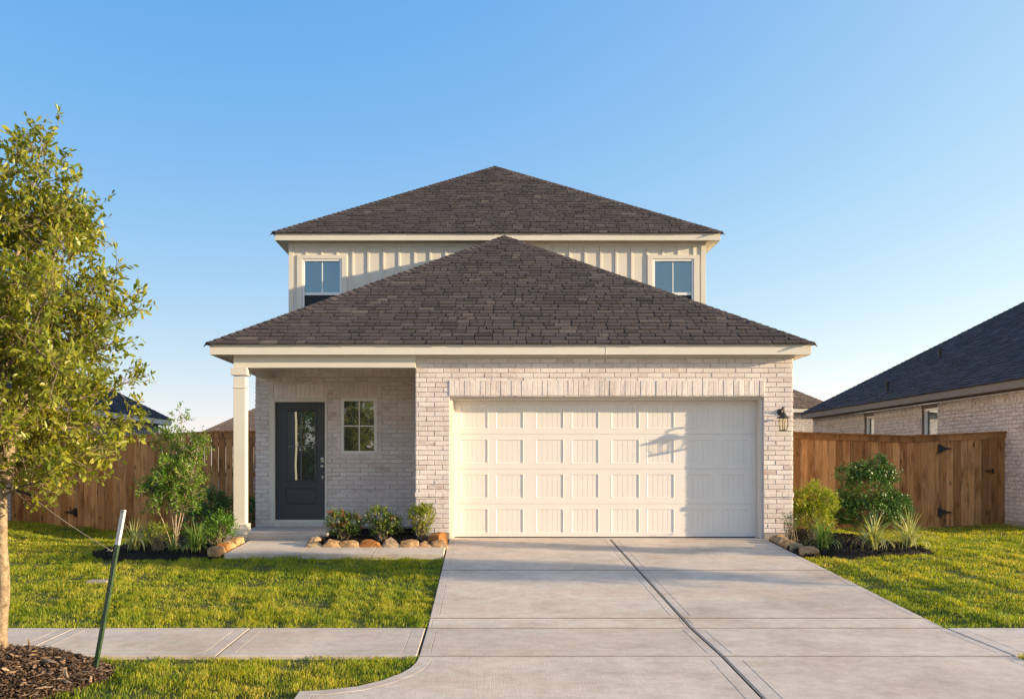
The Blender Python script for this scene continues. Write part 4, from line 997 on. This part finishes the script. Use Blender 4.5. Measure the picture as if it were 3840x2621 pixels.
# ------------------------------------------------------------ plants
def bush(name, label, base, blobs, n, leaf, mat, group=None, stem=TWIG, sprig=.13, per=9, up=.5, nst=14, mat2=None, n2=0, shell=.55, wl=.5):
    """blobs: (dx,dy,dz,rx,ry,rz)"""
    t = thing(name, base, label, "shrub", group); base = np.array(base)
    vol = np.array([b_[3] * b_[4] * b_[5] for b_ in blobs]) ** (2 / 3); ch = rng.choice(len(blobs), n, p=vol / vol.sum()); B = np.array(blobs)[ch]
    d = rdir(n); d[:, 2] = np.where(d[:, 2] < -.5, -d[:, 2], d[:, 2]); rad = shell + (1 - shell) * rng.random(n) ** .5
    P = base + B[:, :3] + d * B[:, 3:] * rad[:, None]
    P[:, 2] = np.maximum(P[:, 2], base[2] + .03)
    sd_ = nrm(d * [1, 1, .6] + rng.normal(size=(n, 3)) * .35 + [0, 0, up])
    t_ = (np.arange(per) + .5) / per
    sl_ = sprig * rng.uniform(.5, 1.2, n)
    S = P[:, None, :] + sd_[:, None, :] * (t_[None, :, None]) * sl_[:, None, None]
    side = rdir(n * per).reshape(n, per, 3); ld = nrm(sd_[:, None, :] * .7 + side * .9)
    uu = nrm(rng.normal(size=(n, per, 3)) * .5 + [0, 0, .7] + d[:, None, :] * .6)
    L = leaf * rng.uniform(.6, 1.25, (n, per)); r = np.clip(rng.random((n, 1)) * .5 + rng.random((n, per)) * .5, 0, 1)
    aP, aD, aU, aL, aR = S.reshape(-1, 3), ld.reshape(-1, 3), uu.reshape(-1, 3), L.ravel(), r.ravel(); n0 = len(aP)
    if mat2:
        k = rng.choice(n, n2); k = k[np.argsort(-P[k, 2])][:max(1, int(n2 * .7))]
        S2 = (P[k] + sd_[k] * sl_[k, None])[:, None, :] + rng.normal(size=(len(k), 6, 3)) * .012
        q6 = len(k) * 6; aP = np.concatenate([aP, S2.reshape(-1, 3)]); aD = np.concatenate([aD, rdir(q6)]); aU = np.concatenate([aU, rdir(q6)]); aL = np.concatenate([aL, np.full(q6, leaf)]); aR = np.concatenate([aR, rng.random(q6)])
    leaves("foliage", aP, aD, aU, aL, aL * wl, aR, mat, t, mi=(np.arange(len(aP)) >= n0), mat2=mat2)
    m = MB(); k = rng.choice(n, min(n, nst * 3), replace=False)
    for i in k:
        a = base + rng.normal(size=3) * [.04, .04, 0]; e = P[i] + sd_[i] * .05; mid = a * .5 + e * .5 + [0, 0, .1 * (e[2] - a[2])] + rng.normal(size=3) * .02
        m.tube([a, a * .6 + mid * .4, mid, e], [.007, .005, .003, .0015], 5, cap=False)
    m.build("stem", stem, t); return t
def tuft(name, label, base, n, L, mat, group=None, spread=.8, w_=.009):
    t = thing(name, base, label, "grass plant", group)
    seg = 7; az = rng.uniform(0, 2 * np.pi, n); lean = rng.beta(1.6, 1.4, n) * spread + .05; LL = L * rng.uniform(.55, 1.12, n); cv = rng.uniform(.7, 1.7, n)
    P = np.array(base) + np.stack([rng.normal(0, .025, n), rng.normal(0, .025, n), np.zeros(n)], 1); h = np.stack([np.cos(az), np.sin(az), np.zeros(n)], 1)
    side = np.stack([-np.sin(az), np.cos(az), np.zeros(n)], 1); rows = []; pos = P.copy(); ang = lean * .55
    for k in range(seg + 1):
        tt = k / seg; wdt = w_ * (1 - tt ** 2.2) * (.6 + .8 * min(tt * 3, 1)) * .6
        rows.append(pos - side * wdt[:, None] if hasattr(wdt, '__len__') else pos - side * wdt); rows.append(pos + side * wdt)
        pos = pos + (h * np.sin(ang)[:, None] + np.array([0, 0, 1]) * np.cos(ang)[:, None]) * (LL / seg)[:, None]
        ang = ang + cv * lean * .5 * (1 + tt) * .55
    V = np.stack(rows, 1).reshape(-1, 3); V[:, 2] = np.maximum(V[:, 2], base[2] - .02); m = 2 * (seg + 1); b_ = (np.arange(n) * m)[:, None]
    q = np.concatenate([b_ + np.array([2 * k, 2 * k + 1, 2 * k + 3, 2 * k + 2]) for k in range(seg)])
    npmesh("blade", V, [q], np.repeat(rng.random(n), m), mat, t, smooth=True); return t

# woody plant / tree
def woody(name, label, cat, base, leaders, env, n1, n2, n3, leafL, mat, bark, trunk_r, zrange, group=None, per=7, twigmat=None, l1up=.55, seed=5, spread2=.45, rosette=.05, sides=9, wl=.42, l2=.40, l3=.22, taper=.18):
    rs = np.random.default_rng(seed); base = np.array(base, float)
    t = thing(name, tuple(base), label, cat, group)
    tr = MB(); br = MB(); LP, LD, LR = [], [], []
    def curve(p, d, L, n=5, wob=.12, lift=.12):
        pts = [p]; d = d / np.linalg.norm(d)
        for _ in range(n): d = d + rs.normal(size=3) * wob + [0, 0, lift]; d /= np.linalg.norm(d); p = p + d * L / n; pts.append(p)
        return pts, d
    for li, lead in enumerate(leaders):
        lead = [base + np.array(p, float) for p in lead]
        # densify
        pts = []
        for a, c in zip(lead, lead[1:]):
            for k in range(5): pts.append(a + (c - a) * k / 5 + rs.normal(size=3) * trunk_r * .12)
        pts.append(lead[-1]); N_ = len(pts)
        rad = [trunk_r * (1 - (1 - taper) * (i / (N_ - 1)) ** .8) for i in range(N_)]; rad[0] *= 1.25
        tr.tube(pts, rad, sides)
        zs = np.array([p[2] for p in pts]); 
        nn = n1
        for i in range(nn):
            f = (i + rs.random()) / nn; zt = base[2] + zrange[0] + (zrange[1] - zrange[0]) * f
            k = int(np.argmin(abs(zs - zt))); p = pts[k]; az = i * 2.39996 + rs.normal() * .3 + li
            h = np.array([math.cos(az), math.sin(az), 0]); ez_ = zt - base[2] + .15
            rr = env(min(ez_ + .2, zrange[2]), az)
            L = max(rr * rs.uniform(.78, 1.1) / math.sqrt(max(1 - l1up ** 2, .1)) * .92, .15)
            pp, dd = curve(p, h + [0, 0, l1up], L, 6, .10, .03)
            ext = math.hypot(pp[-1][0] - base[0], pp[-1][1] - base[1])
            if ext > rr * .92: q_ = rr * .92 / ext; pp = [p + (v_ - p) * q_ for v_ in pp]; L *= q_
            r0 = min(rad[k] * .55, .004 + L * .011); br.tube(pp, [r0 * (1 - .8 * q / 6) for q in range(7)], 6, cap=False)
            m2 = max(3, int(n2 * L / 1.0))
            for j in range(m2):
                s = .18 + .82 * (j + rs.random()) / m2; idx = s * 6; a = pp[min(int(idx), 5)]; c = pp[min(int(idx) + 1, 6)]; q0 = a + (c - a) * (idx - int(idx) if idx < 6 else 1)
                d1 = (c - a) / (np.linalg.norm(c - a) + 1e-9); dv = d1 * .7 + rs.normal(size=3) * .65 + [0, 0, .15]
                L2 = l2 * rs.uniform(.5, 1.1) * (1.1 - .5 * s); q1, dq = curve(q0, dv, L2, 4, .18, .05)
                br.tube(q1, [.0042, .0036, .003, .0024, .0016], 4, cap=False)
                for m_ in range(n3):
                    k4 = rs.integers(1, 5); q2 = q1[k4]; dv2 = (q1[k4] - q1[k4 - 1]); dv2 = dv2 / np.linalg.norm(dv2) * .8 + rs.normal(size=3) * .7
                    q3, dz = curve(q2, dv2, l3 * rs.uniform(.4, 1.1), 3, .2, .08)
                    br.tube(q3, [.002, .0017, .0013, .001], 3, cap=False)
                    shade = rs.random() * .5
                    for u_ in range(per):
                        w0 = .25 + .75 * (u_ + 1) / per; kk = w0 * 3; ka = min(int(kk), 2); pl_ = q3[ka] + (q3[ka + 1] - q3[ka]) * (kk - ka)
                        LP.append(pl_ + rs.normal(size=3) * .004); LD.append(dz * .65 + rs.normal(size=3) * .75); LR.append(shade + rs.random() * .5)
    tr.build("trunk", bark, t, smooth=True); br.build("branch", twigmat or TWIG, t)
    LP = np.array(LP); LD = np.array(LD); n = len(LP); LL = leafL * rs.uniform(.55, 1.2, n)
    leaves("foliage", LP, LD, nrm(rs.normal(size=(n, 3)) * .7 + [0, 0, .8]), LL, LL * wl * rs.uniform(.8, 1.15, n), np.array(LR), mat, t)
    print(name, "leaves", n)
    return t
# foreground oak
oz = float(moundz(np.array([-3.93]), np.array([7.85]))[0]) - .03
EZs = [0, 1.2, 1.38, 1.75, 2.1, 2.4, 3.05, 3.5, 3.8, 4.1, 4.35, 4.6]; ERs = [.2, .3, .70, 1.05, 1.32, 1.36, .92, .74, .62, .42, .25, .05]
def oenv(z, az): return float(np.interp(z, EZs, ERs)) * (1 + .13 * math.sin(3 * az + z * 2.3))
woody("young_oak_tree", "young oak with a pale trunk in the mulch mound at the left edge", "tree", (-3.862, 7.95, oz),
      [[(0, 0, 0), (.01, 0, .7), (0, .02, 1.35), (.02, 0, 2.0), (.07, -.02, 2.8), (.19, 0, 3.5), (.30, .03, 3.98)],
       [(0, .02, 1.35), (.12, .05, 1.9), (.28, .0, 2.5), (.40, -.05, 3.0), (.46, -.02, 3.35)],
       [(0, .02, 1.35), (-.15, .1, 2.0), (-.35, .12, 2.8), (-.5, .1, 3.7)]],
      lambda z, az: oenv(z, az) * .86, 34, 27, 4, .066, L_OAK, BARK, .062, (1.15, 4.30, 4.5), per=6, l1up=.35, seed=8, l2=.34, l3=.16, taper=.07)
# tree ties: wire and T-post
tp = thing("stake_post", (-3.17, 8.02, -.47), "leaning dark green metal post with a white tip beside the mulch mound", "post")
A = Vector((X(345, 8.0), 8.0, Z(2515, 8.0) - .1)); Bp = Vector((X(461, 7.95), 7.95, Z(1912, 7.95))); dpt = (Bp - A).normalized()
def tpost(b, p0, p1, w_=.020, th=.004):
    d = (p1 - p0).normalized(); s = Vector((1, -.55, 0)); s = (s - d * s.dot(d)).normalized(); f = d.cross(s)
    if f.y > 0: f = -f
    for (a0, a1, c0, c1) in ((-w_, w_, -th, 0), (-.003, .003, 0.0005, .032)):
        vs = [p + s * a + f * (-c if False else c) * (-1) for p in (p0, p1) for (a, c) in ((a0, c0), (a1, c0), (a1, c1), (a0, c1))]
        b.add(vs, [(0, 1, 2, 3), (7, 6, 5, 4), (0, 4, 5, 1), (1, 5, 6, 2), (2, 6, 7, 3), (3, 7, 4, 0)])
    return d, s, f
cut = A + (Bp - A) * .80
b = MB(); d, s, f = tpost(b, A, cut)
for k in range(14):
    p = A + d * (.15 + k * .075); b.box(p.x - .006, p.x + .006, p.y - .012, p.y - .002, p.z - .004, p.z + .006)
    q_ = p + s * .02; b.box(q_.x, q_.x + .007, q_.y - .003, q_.y + .003, q_.z - .003, q_.z + .003)
b.build("post", GREENP, tp, bev=.0008)
b = MB(); tpost(b, cut + d * .0005, Bp); b.build("white_tip", WPOST, tp, bev=.0008)
wr = MB(); w0 = Vector((-3.93, 7.92, Z(1815, 7.95))); w1 = Vector((X(110, 7.96), 7.93, Z(1850, 7.95))); w2 = Vector((X(416, 7.97), 7.965, Z(2062, 7.97)))
pts_ = [w1 + (w2 - w1) * t - Vector((0, 0, .02 * math.sin(math.pi * t))) for t in np.linspace(0, 1, 10)]
tie = thing("guy_wire", tuple(w2), "taut steel guy wire with black rubber sleeve from tree to green post", "wire")
wr.tube(pts_, .0030, 6); wr.tube([w2 + Vector((.018 * math.cos(t), -.012 + .02 * math.sin(t) * .9, .006 * math.sin(3 * t))) for t in np.linspace(0, 12.5, 30)], .003, 5); wr.build("wire", WIRE, tie)
b = MB(); b.tube([Vector((-3.99, 7.87, w0.z + .01)), w0 + Vector((.03, -.05, 0)), (w0 + w1) / 2 + Vector((0, 0, .004)), w1, w1 + (w2 - w1) * .045], .011, 8); b.build("rubber_sleeve", BLACK, tie)

# left bed
gz = lambda x, y: float(zground(x, y))
def menv(z, az): return float(np.interp(z, [0, .4, .7, 1.0, 1.4, 1.7, 1.95, 2.1], [.15, .35, .50, .56, .52, .36, .18, .05])) * (1 + .18 * math.sin(2 * az + 3 * z))
woody("tall_shrub", "tall airy multi stemmed shrub with pale stems in the left bed", "shrub", (X(655, 15), 15.0, gz(-4.7, 15) + .03),
      [[(0, 0, 0), (.02, 0, .5), (.05, .02, 1.1), (.10, 0, 1.6), (.10, 0, 2.02)], [(.02, .02, 0), (-.06, .03, .5), (-.15, .05, 1.1), (-.22, .05, 1.7)], [(0, -.02, 0), (.10, -.05, .5), (.25, -.05, 1.0), (.38, 0, 1.55)],
       [(-.03, 0, 0), (-.16, -.05, .4), (-.34, -.08, .8)], [(.0, .04, 0), (.12, .12, .6), (.15, .15, 1.3)]],
      lambda z, az: menv(z, az) * .52, 16, 30, 4, .046, L_MYR, PSTEM, .013, (.45, 1.95, 2.1), per=7, twigmat=PSTEM, l1up=.75, seed=15, l2=.22, l3=.12, taper=.3, sides=7)
bush("shrub", "small yellow green shrub at the foot of the tall airy shrub", (X(590, 14.75), 14.75, gz(-4.8, 14.7) + .03), [(0, 0, .18, .17, .15, .18)], 90, .028, L_YEL, sprig=.12)
bush("shrub", "bright green bushy shrub between the tall shrub and the porch post", (X(815, 15.15), 15.15, gz(-4.1, 15.1) + .03), [(0, 0, .22, .24, .22, .22), (-.17, .05, .13, .18, .18, .14), (.1, .0, .3, .14, .14, .18)], 330, .034, L_LIM, sprig=.13)
bush("shrub", "dark green shrub in shade behind the porch post, left of it", (X(815, 17.6), 17.6, -.03), [(0, 0, .3, .3, .3, .34), (-.1, 0, .5, .2, .2, .26)], 330, .045, L_DARK, sprig=.15)
bush("shrub", "dark green shrub seen between porch post and brick corner", (X(945, 18.2), 18.6, -.03), [(0, 0, .25, .15, .25, .33)], 160, .045, L_DARK, sprig=.15)
bush("shrub", "low dark shrub in shade behind the tall airy shrub", (X(740, 17.0), 17.2, -.03), [(0, 0, .22, .32, .25, .26)], 240, .042, L_DARK, sprig=.14)
gg = "strappy grass plants in the mulch beds"
tuft("ornamental_grass", "pale yellow striped grass clump at the left tip of the left bed", (X(505, 14.75), 14.75, gz(-5.1, 14.7) + .03), 110, .52, L_STR, gg)
tuft("ornamental_grass", "dark green grass clump behind the pale one in the left bed", (X(560, 15.3), 15.3, gz(-5, 15.3) + .03), 80, .42, L_GRN, gg)
tuft("ornamental_grass", "green grass clump between tall shrub and walkway stones", (X(735, 14.55), 14.55, gz(-4.2, 14.5) + .03), 150, .54, L_GRN, gg, .95)
tuft("ornamental_grass", "short pale grass clump against the stems of the tall shrub", (X(650, 14.7), 14.68, gz(-4.6, 14.7) + .03), 50, .30, L_STR, gg, 1.0)
# middle bed
bush("berry_shrub", "rounded shrub with red tips nearest the front door", (X(1287, 15.6), 15.6, .02), [(-.10, 0, .26, .14, .13, .17), (.13, 0, .21, .14, .13, .16), (0, 0, .12, .19, .15, .11)], 380, .030, L_HOL, "small shrubs under the porch window", mat2=L_RED, n2=60, sprig=.10, wl=.6)
bush("berry_shrub", "middle shrub under the porch window with a lopsided crown", (X(1432, 15.55), 15.55, .02), [(-.05, 0, .32, .16, .14, .17), (.14, 0, .22, .15, .13, .16), (-.22, .05, .24, .09, .08, .07), (.03, 0, .13, .17, .15, .11)], 380, .030, L_HOL, "small shrubs under the porch window", mat2=L_RED, n2=14, sprig=.10, wl=.6)
bush("green_shrub", "upright bright green shrub in front of the brick pier left of the garage", (X(1580, 15.5), 15.5, .02), [(0, 0, .30, .15, .14, .23), (0, 0, .14, .11, .11, .11), (.09, 0, .38, .10, .10, .14), (-.11, 0, .36, .09, .09, .13)], 460, .027, L_YEL, "small shrubs under the porch window", sprig=.09, up=.9)
# right bed
bush("large_shrub", "large dark green glossy shrub in the right bed before the fence", (X(3258, 16.8), 16.8, gz(5.9, 16.8) + .03), [(0, 0, .34, .54, .42, .32), (-.04, 0, .80, .38, .33, .30), (-.38, 0, 1.02, .12, .14, .13), (-.10, 0, 1.06, .14, .15, .16), (.17, 0, 1.08, .13, .13, .24), (.34, 0, .98, .12, .12, .16), (.46, 0, .42, .22, .22, .28), (-.46, 0, .42, .2, .2, .28)], 2300, .038, L_DARK, sprig=.13, wl=.55, nst=16)
bush("yellow_shrub", "yellow green feathery shrub with orange tints beside the garage pier", (X(3045, 16.25), 16.25, gz(5.4, 16.2) + .03), [(0, 0, .28, .31, .24, .29), (-.17, 0, .56, .11, .12, .22), (.03, 0, .64, .11, .12, .25), (.25, 0, .54, .12, .14, .24)], 1150, .034, L_YEL, sprig=.14, up=1.0, wl=.42)
bush("shrub", "tiny dark twiggy shrub touching the brick pier right of the garage", (X(2968, 15.75), 15.78, gz(4.9, 15.6) + .03), [(-.02, 0, .30, .09, .08, .12)], 34, .026, L_DARK, sprig=.10)
tuft("ornamental_grass", "green grass clump nearest the driveway in the right bed", (X(3085, 14.75), 14.75, gz(5, 14.7) + .035), 150, .52, L_GRN, gg, .95)
tuft("ornamental_grass", "pale striped grass clump in the middle front of the right bed", (X(3275, 14.65), 14.65, gz(5.8, 14.6) + .035), 150, .60, L_STR, gg, .95)
tuft("ornamental_grass", "pale striped grass clump at the right end of the right bed", (X(3410, 14.85), 14.85, gz(6.3, 14.8) + .035), 150, .62, L_STR, gg, .95)

# utility cover in the lawn
ux_, uy_ = X(372, 12.4), 12.4
uc = MB(); uc.box(ux_ - .13, ux_ + .13, uy_ - .10, uy_ + .10, gz(ux_, uy_) - .05, gz(ux_, uy_) + .008)
tag(uc.build("utility_cover", FOUND, bev=.008), "small grey utility box lid sunk in the left lawn", "cover")

# ------------------------------------------------------------ lawn blades
def lawn_ok(x, y):
    ok = np.ones(len(x), bool)
    e = rng.normal(0, .012, len(x))
    ok &= ~((x > GX0 - .01 + e) & (x < GX1 + .01 + e) & (y < 16.1) & (y > 8.45))
    ok &= ~((y > 8.49 + e) & (y < 9.785 + e))
    ok &= ~((x > -3.76) & (x < -.5) & (y > 14.22 + e)) & ~((x > WL - .05) & (x < WR + .05) & (y > 15.8))
    ok &= ~inpoly(x + e, y + e, bedL) & ~inpoly(x + e, y + e, bedR) & ~inmound(x, y, .99)
    for P_ in (left_poly, right_poly): ok &= ~inpoly(x, y, [(p[0], p[1]) for p in P_])
    ok &= ~((x > GX0) & (x < GX1) & (y < 8.6)) & (y > 5.76)
    ok &= ~((abs(x - ux_) < .12) & (abs(y - uy_ + .02) < .11))
    ok &= (x > -9.25) & (x < 10.22)
    return ok
def fbm(x, y, s, seed):
    r = np.random.default_rng(seed); v = 0
    for k in range(5):
        a = r.uniform(0, 6.28, 6); 
        for th in a[:3]: v = v + np.sin((x * np.cos(th) + y * np.sin(th)) * s * (1.7 ** k) + r.uniform(0, 6.28)) / (1.5 ** k)
    return v / 5
def make_grass(x0, x1, y0, y1, dens, hb, wb):
    n = int((x1 - x0) * (y1 - y0) * dens); x = rng.uniform(x0, x1, n); y = rng.uniform(y0, y1, n)
    vis = (x > -.5 * y - 1.2) & (x < .56 * y + 1.2); x, y = x[vis], y[vis]
    k = lawn_ok(x, y); x, y = x[k], y[k]; n = len(x)
    cl = fbm(x, y, 5.0, 3); cl2 = fbm(x, y, 14.0, 5); big = fbm(x, y, 1.3, 9)
    thin = rng.random(n) < np.clip(.78 + .3 * cl + .2 * cl2, .3, 1); x, y, cl, cl2, big = x[thin], y[thin], cl[thin], cl2[thin], big[thin]; n = len(x)
    h = hb * np.clip(1 + .45 * cl + .45 * cl2, .35, 2.0) * rng.uniform(.55, 1.25, n)
    z = zground(x, y) - .027 + .024 * np.clip(cl + .5 * cl2, -1, 1)
    az = rng.uniform(0, 6.283, n) ; az2 = fbm(x, y, 3.5, 12) * 4
    lx_, ly_ = np.cos(az) + .5 * np.cos(az2), np.sin(az) + .5 * np.sin(az2); lean = rng.uniform(.15, .75, n)
    fa = rng.uniform(0, 6.283, n); sx_, sy_ = np.cos(fa) * wb * rng.uniform(.6, 1.2, n), np.sin(fa) * wb * rng.uniform(.6, 1.2, n)
    z0 = np.zeros(n)
    B0 = np.stack([x - sx_, y - sy_, z], 1); B1 = np.stack([x + sx_, y + sy_, z], 1)
    mx, my, mz = x + lx_ * lean * h * .3, y + ly_ * lean * h * .3, z + h * .6
    M0 = np.stack([mx - sx_ * .8, my - sy_ * .8, mz], 1); M1 = np.stack([mx + sx_ * .8, my + sy_ * .8, mz], 1)
    T = np.stack([x + lx_ * lean * h, y + ly_ * lean * h, z + h * (1.05 - .45 * lean)], 1)
    V = np.stack([B0, B1, M0, M1, T], 1).reshape(-1, 3)
    r = np.clip(.50 + .28 * big + .20 * cl2 + rng.normal(0, .22, n), 0, 1)
    return V, n, np.repeat(r, 5)
Vs, Rs, tot = [], [], 0
for a in ((-6.5, -.4, 5.76, 8.55, 5200, .043, .0030), (4.4, 7.5, 5.76, 8.55, 4200, .043, .0032), (-8.5, -.5, 9.76, 12.0, 4600, .043, .0034), (-9.3, -.5, 12.0, 14.4, 3600, .043, .0040),
          (-9.3, -3.7, 14.4, 19.6, 2300, .043, .0050), (4.5, 9, 9.76, 12, 4600, .043, .0034), (4.5, 10.3, 12, 14.6, 3600, .043, .0040), (4.9, 10.3, 14.6, 19.6, 2300, .043, .0050)):
    V, n, r = make_grass(*a); Vs.append(V); Rs.append(r); tot += n
V = np.concatenate(Vs); r = np.concatenate(Rs); bb = (np.arange(tot) * 5)[:, None]
gobj = npmesh("grass", V, [bb + np.array([0, 1, 3, 2]), bb + np.array([2, 3, 4])], r, GRASS)
tag(gobj, "short yellow green lawn grass", "grass", kind='stuff'); print("blades", tot)

# ------------------------------------------------------------ street trees out of frame (shadows and reflections)
def senv(z, az): return float(np.interp(z, [0, 1.3, 1.8, 2.6, 3.4, 4.2], [.1, .2, .5, .8, .6, .1]))
for k, (x, y, sc, n1_, l2_) in enumerate(((13.8, 9.75, 1.0, 30, .40), (14.4, 12.0, .42, 24, .18))):
    woody("young_street_tree", ("wider young street tree on the verge far right of the driveway" if k == 0 else "slim young street tree on the verge far right, closer to the neighbour's house"), "tree", (x, y, -.3),
          [[(0, 0, 0), (.02, 0, 1.3), (0, .05, 2.6), (.05, 0, 4.0)]], lambda z, az, sc=sc: senv(z, az) * sc, n1_, 34, 4, .11, L_OAK, BARK, .06, (2.1, 3.9, 4.0), group="street trees", per=5, seed=30 + k, l2=l2_, l3=l2_ * .5)
def benv(z, az): return float(np.interp(z, [0, 2, 3, 5, 7, 8.5], [.1, 1.5, 2.8, 3.2, 2.2, .2])) * (1 + .2 * math.sin(3 * az))
woody("street_tree", "large leafy tree across the street behind the viewer", "tree", (-11.5, -20, -.6),
      [[(0, 0, 0), (.1, 0, 2.5), (0, .2, 5), (.2, 0, 8)], [(0, .02, 2.2), (1.0, .1, 4.2), (1.8, 0, 6.4)]], benv, 20, 3, 3, .32, L_DARK, BARK, .2, (2.0, 7.8, 8.2), per=6, seed=77, l2=1.4, l3=.7)
bh = thing("reflection_mass", (-6, -24, -.6), "tall dark leafy mass added behind the viewer for the window reflection, in place of a house", "reflection_mass")  # added leafy block, stands in for the house mirrored in the porch window
n = 9000; x = rng.uniform(-34, 22, n); y = rng.uniform(-25, -23.2, n); z = -.6 + rng.random(n) ** .7 * (3.1 + .7 * np.sin(x * .9) + .4 * np.sin(x * 2.7))
leaves("foliage", np.stack([x, y, z], 1), rdir(n), rdir(n), rng.uniform(.25, .5, n), rng.uniform(.15, .3, n), rng.random(n), L_DARK, bh)
m = MB(); m.box(-34, 22, -24.6, -24.2, -.65, 2.0); m.build("stem", TWIG, bh)
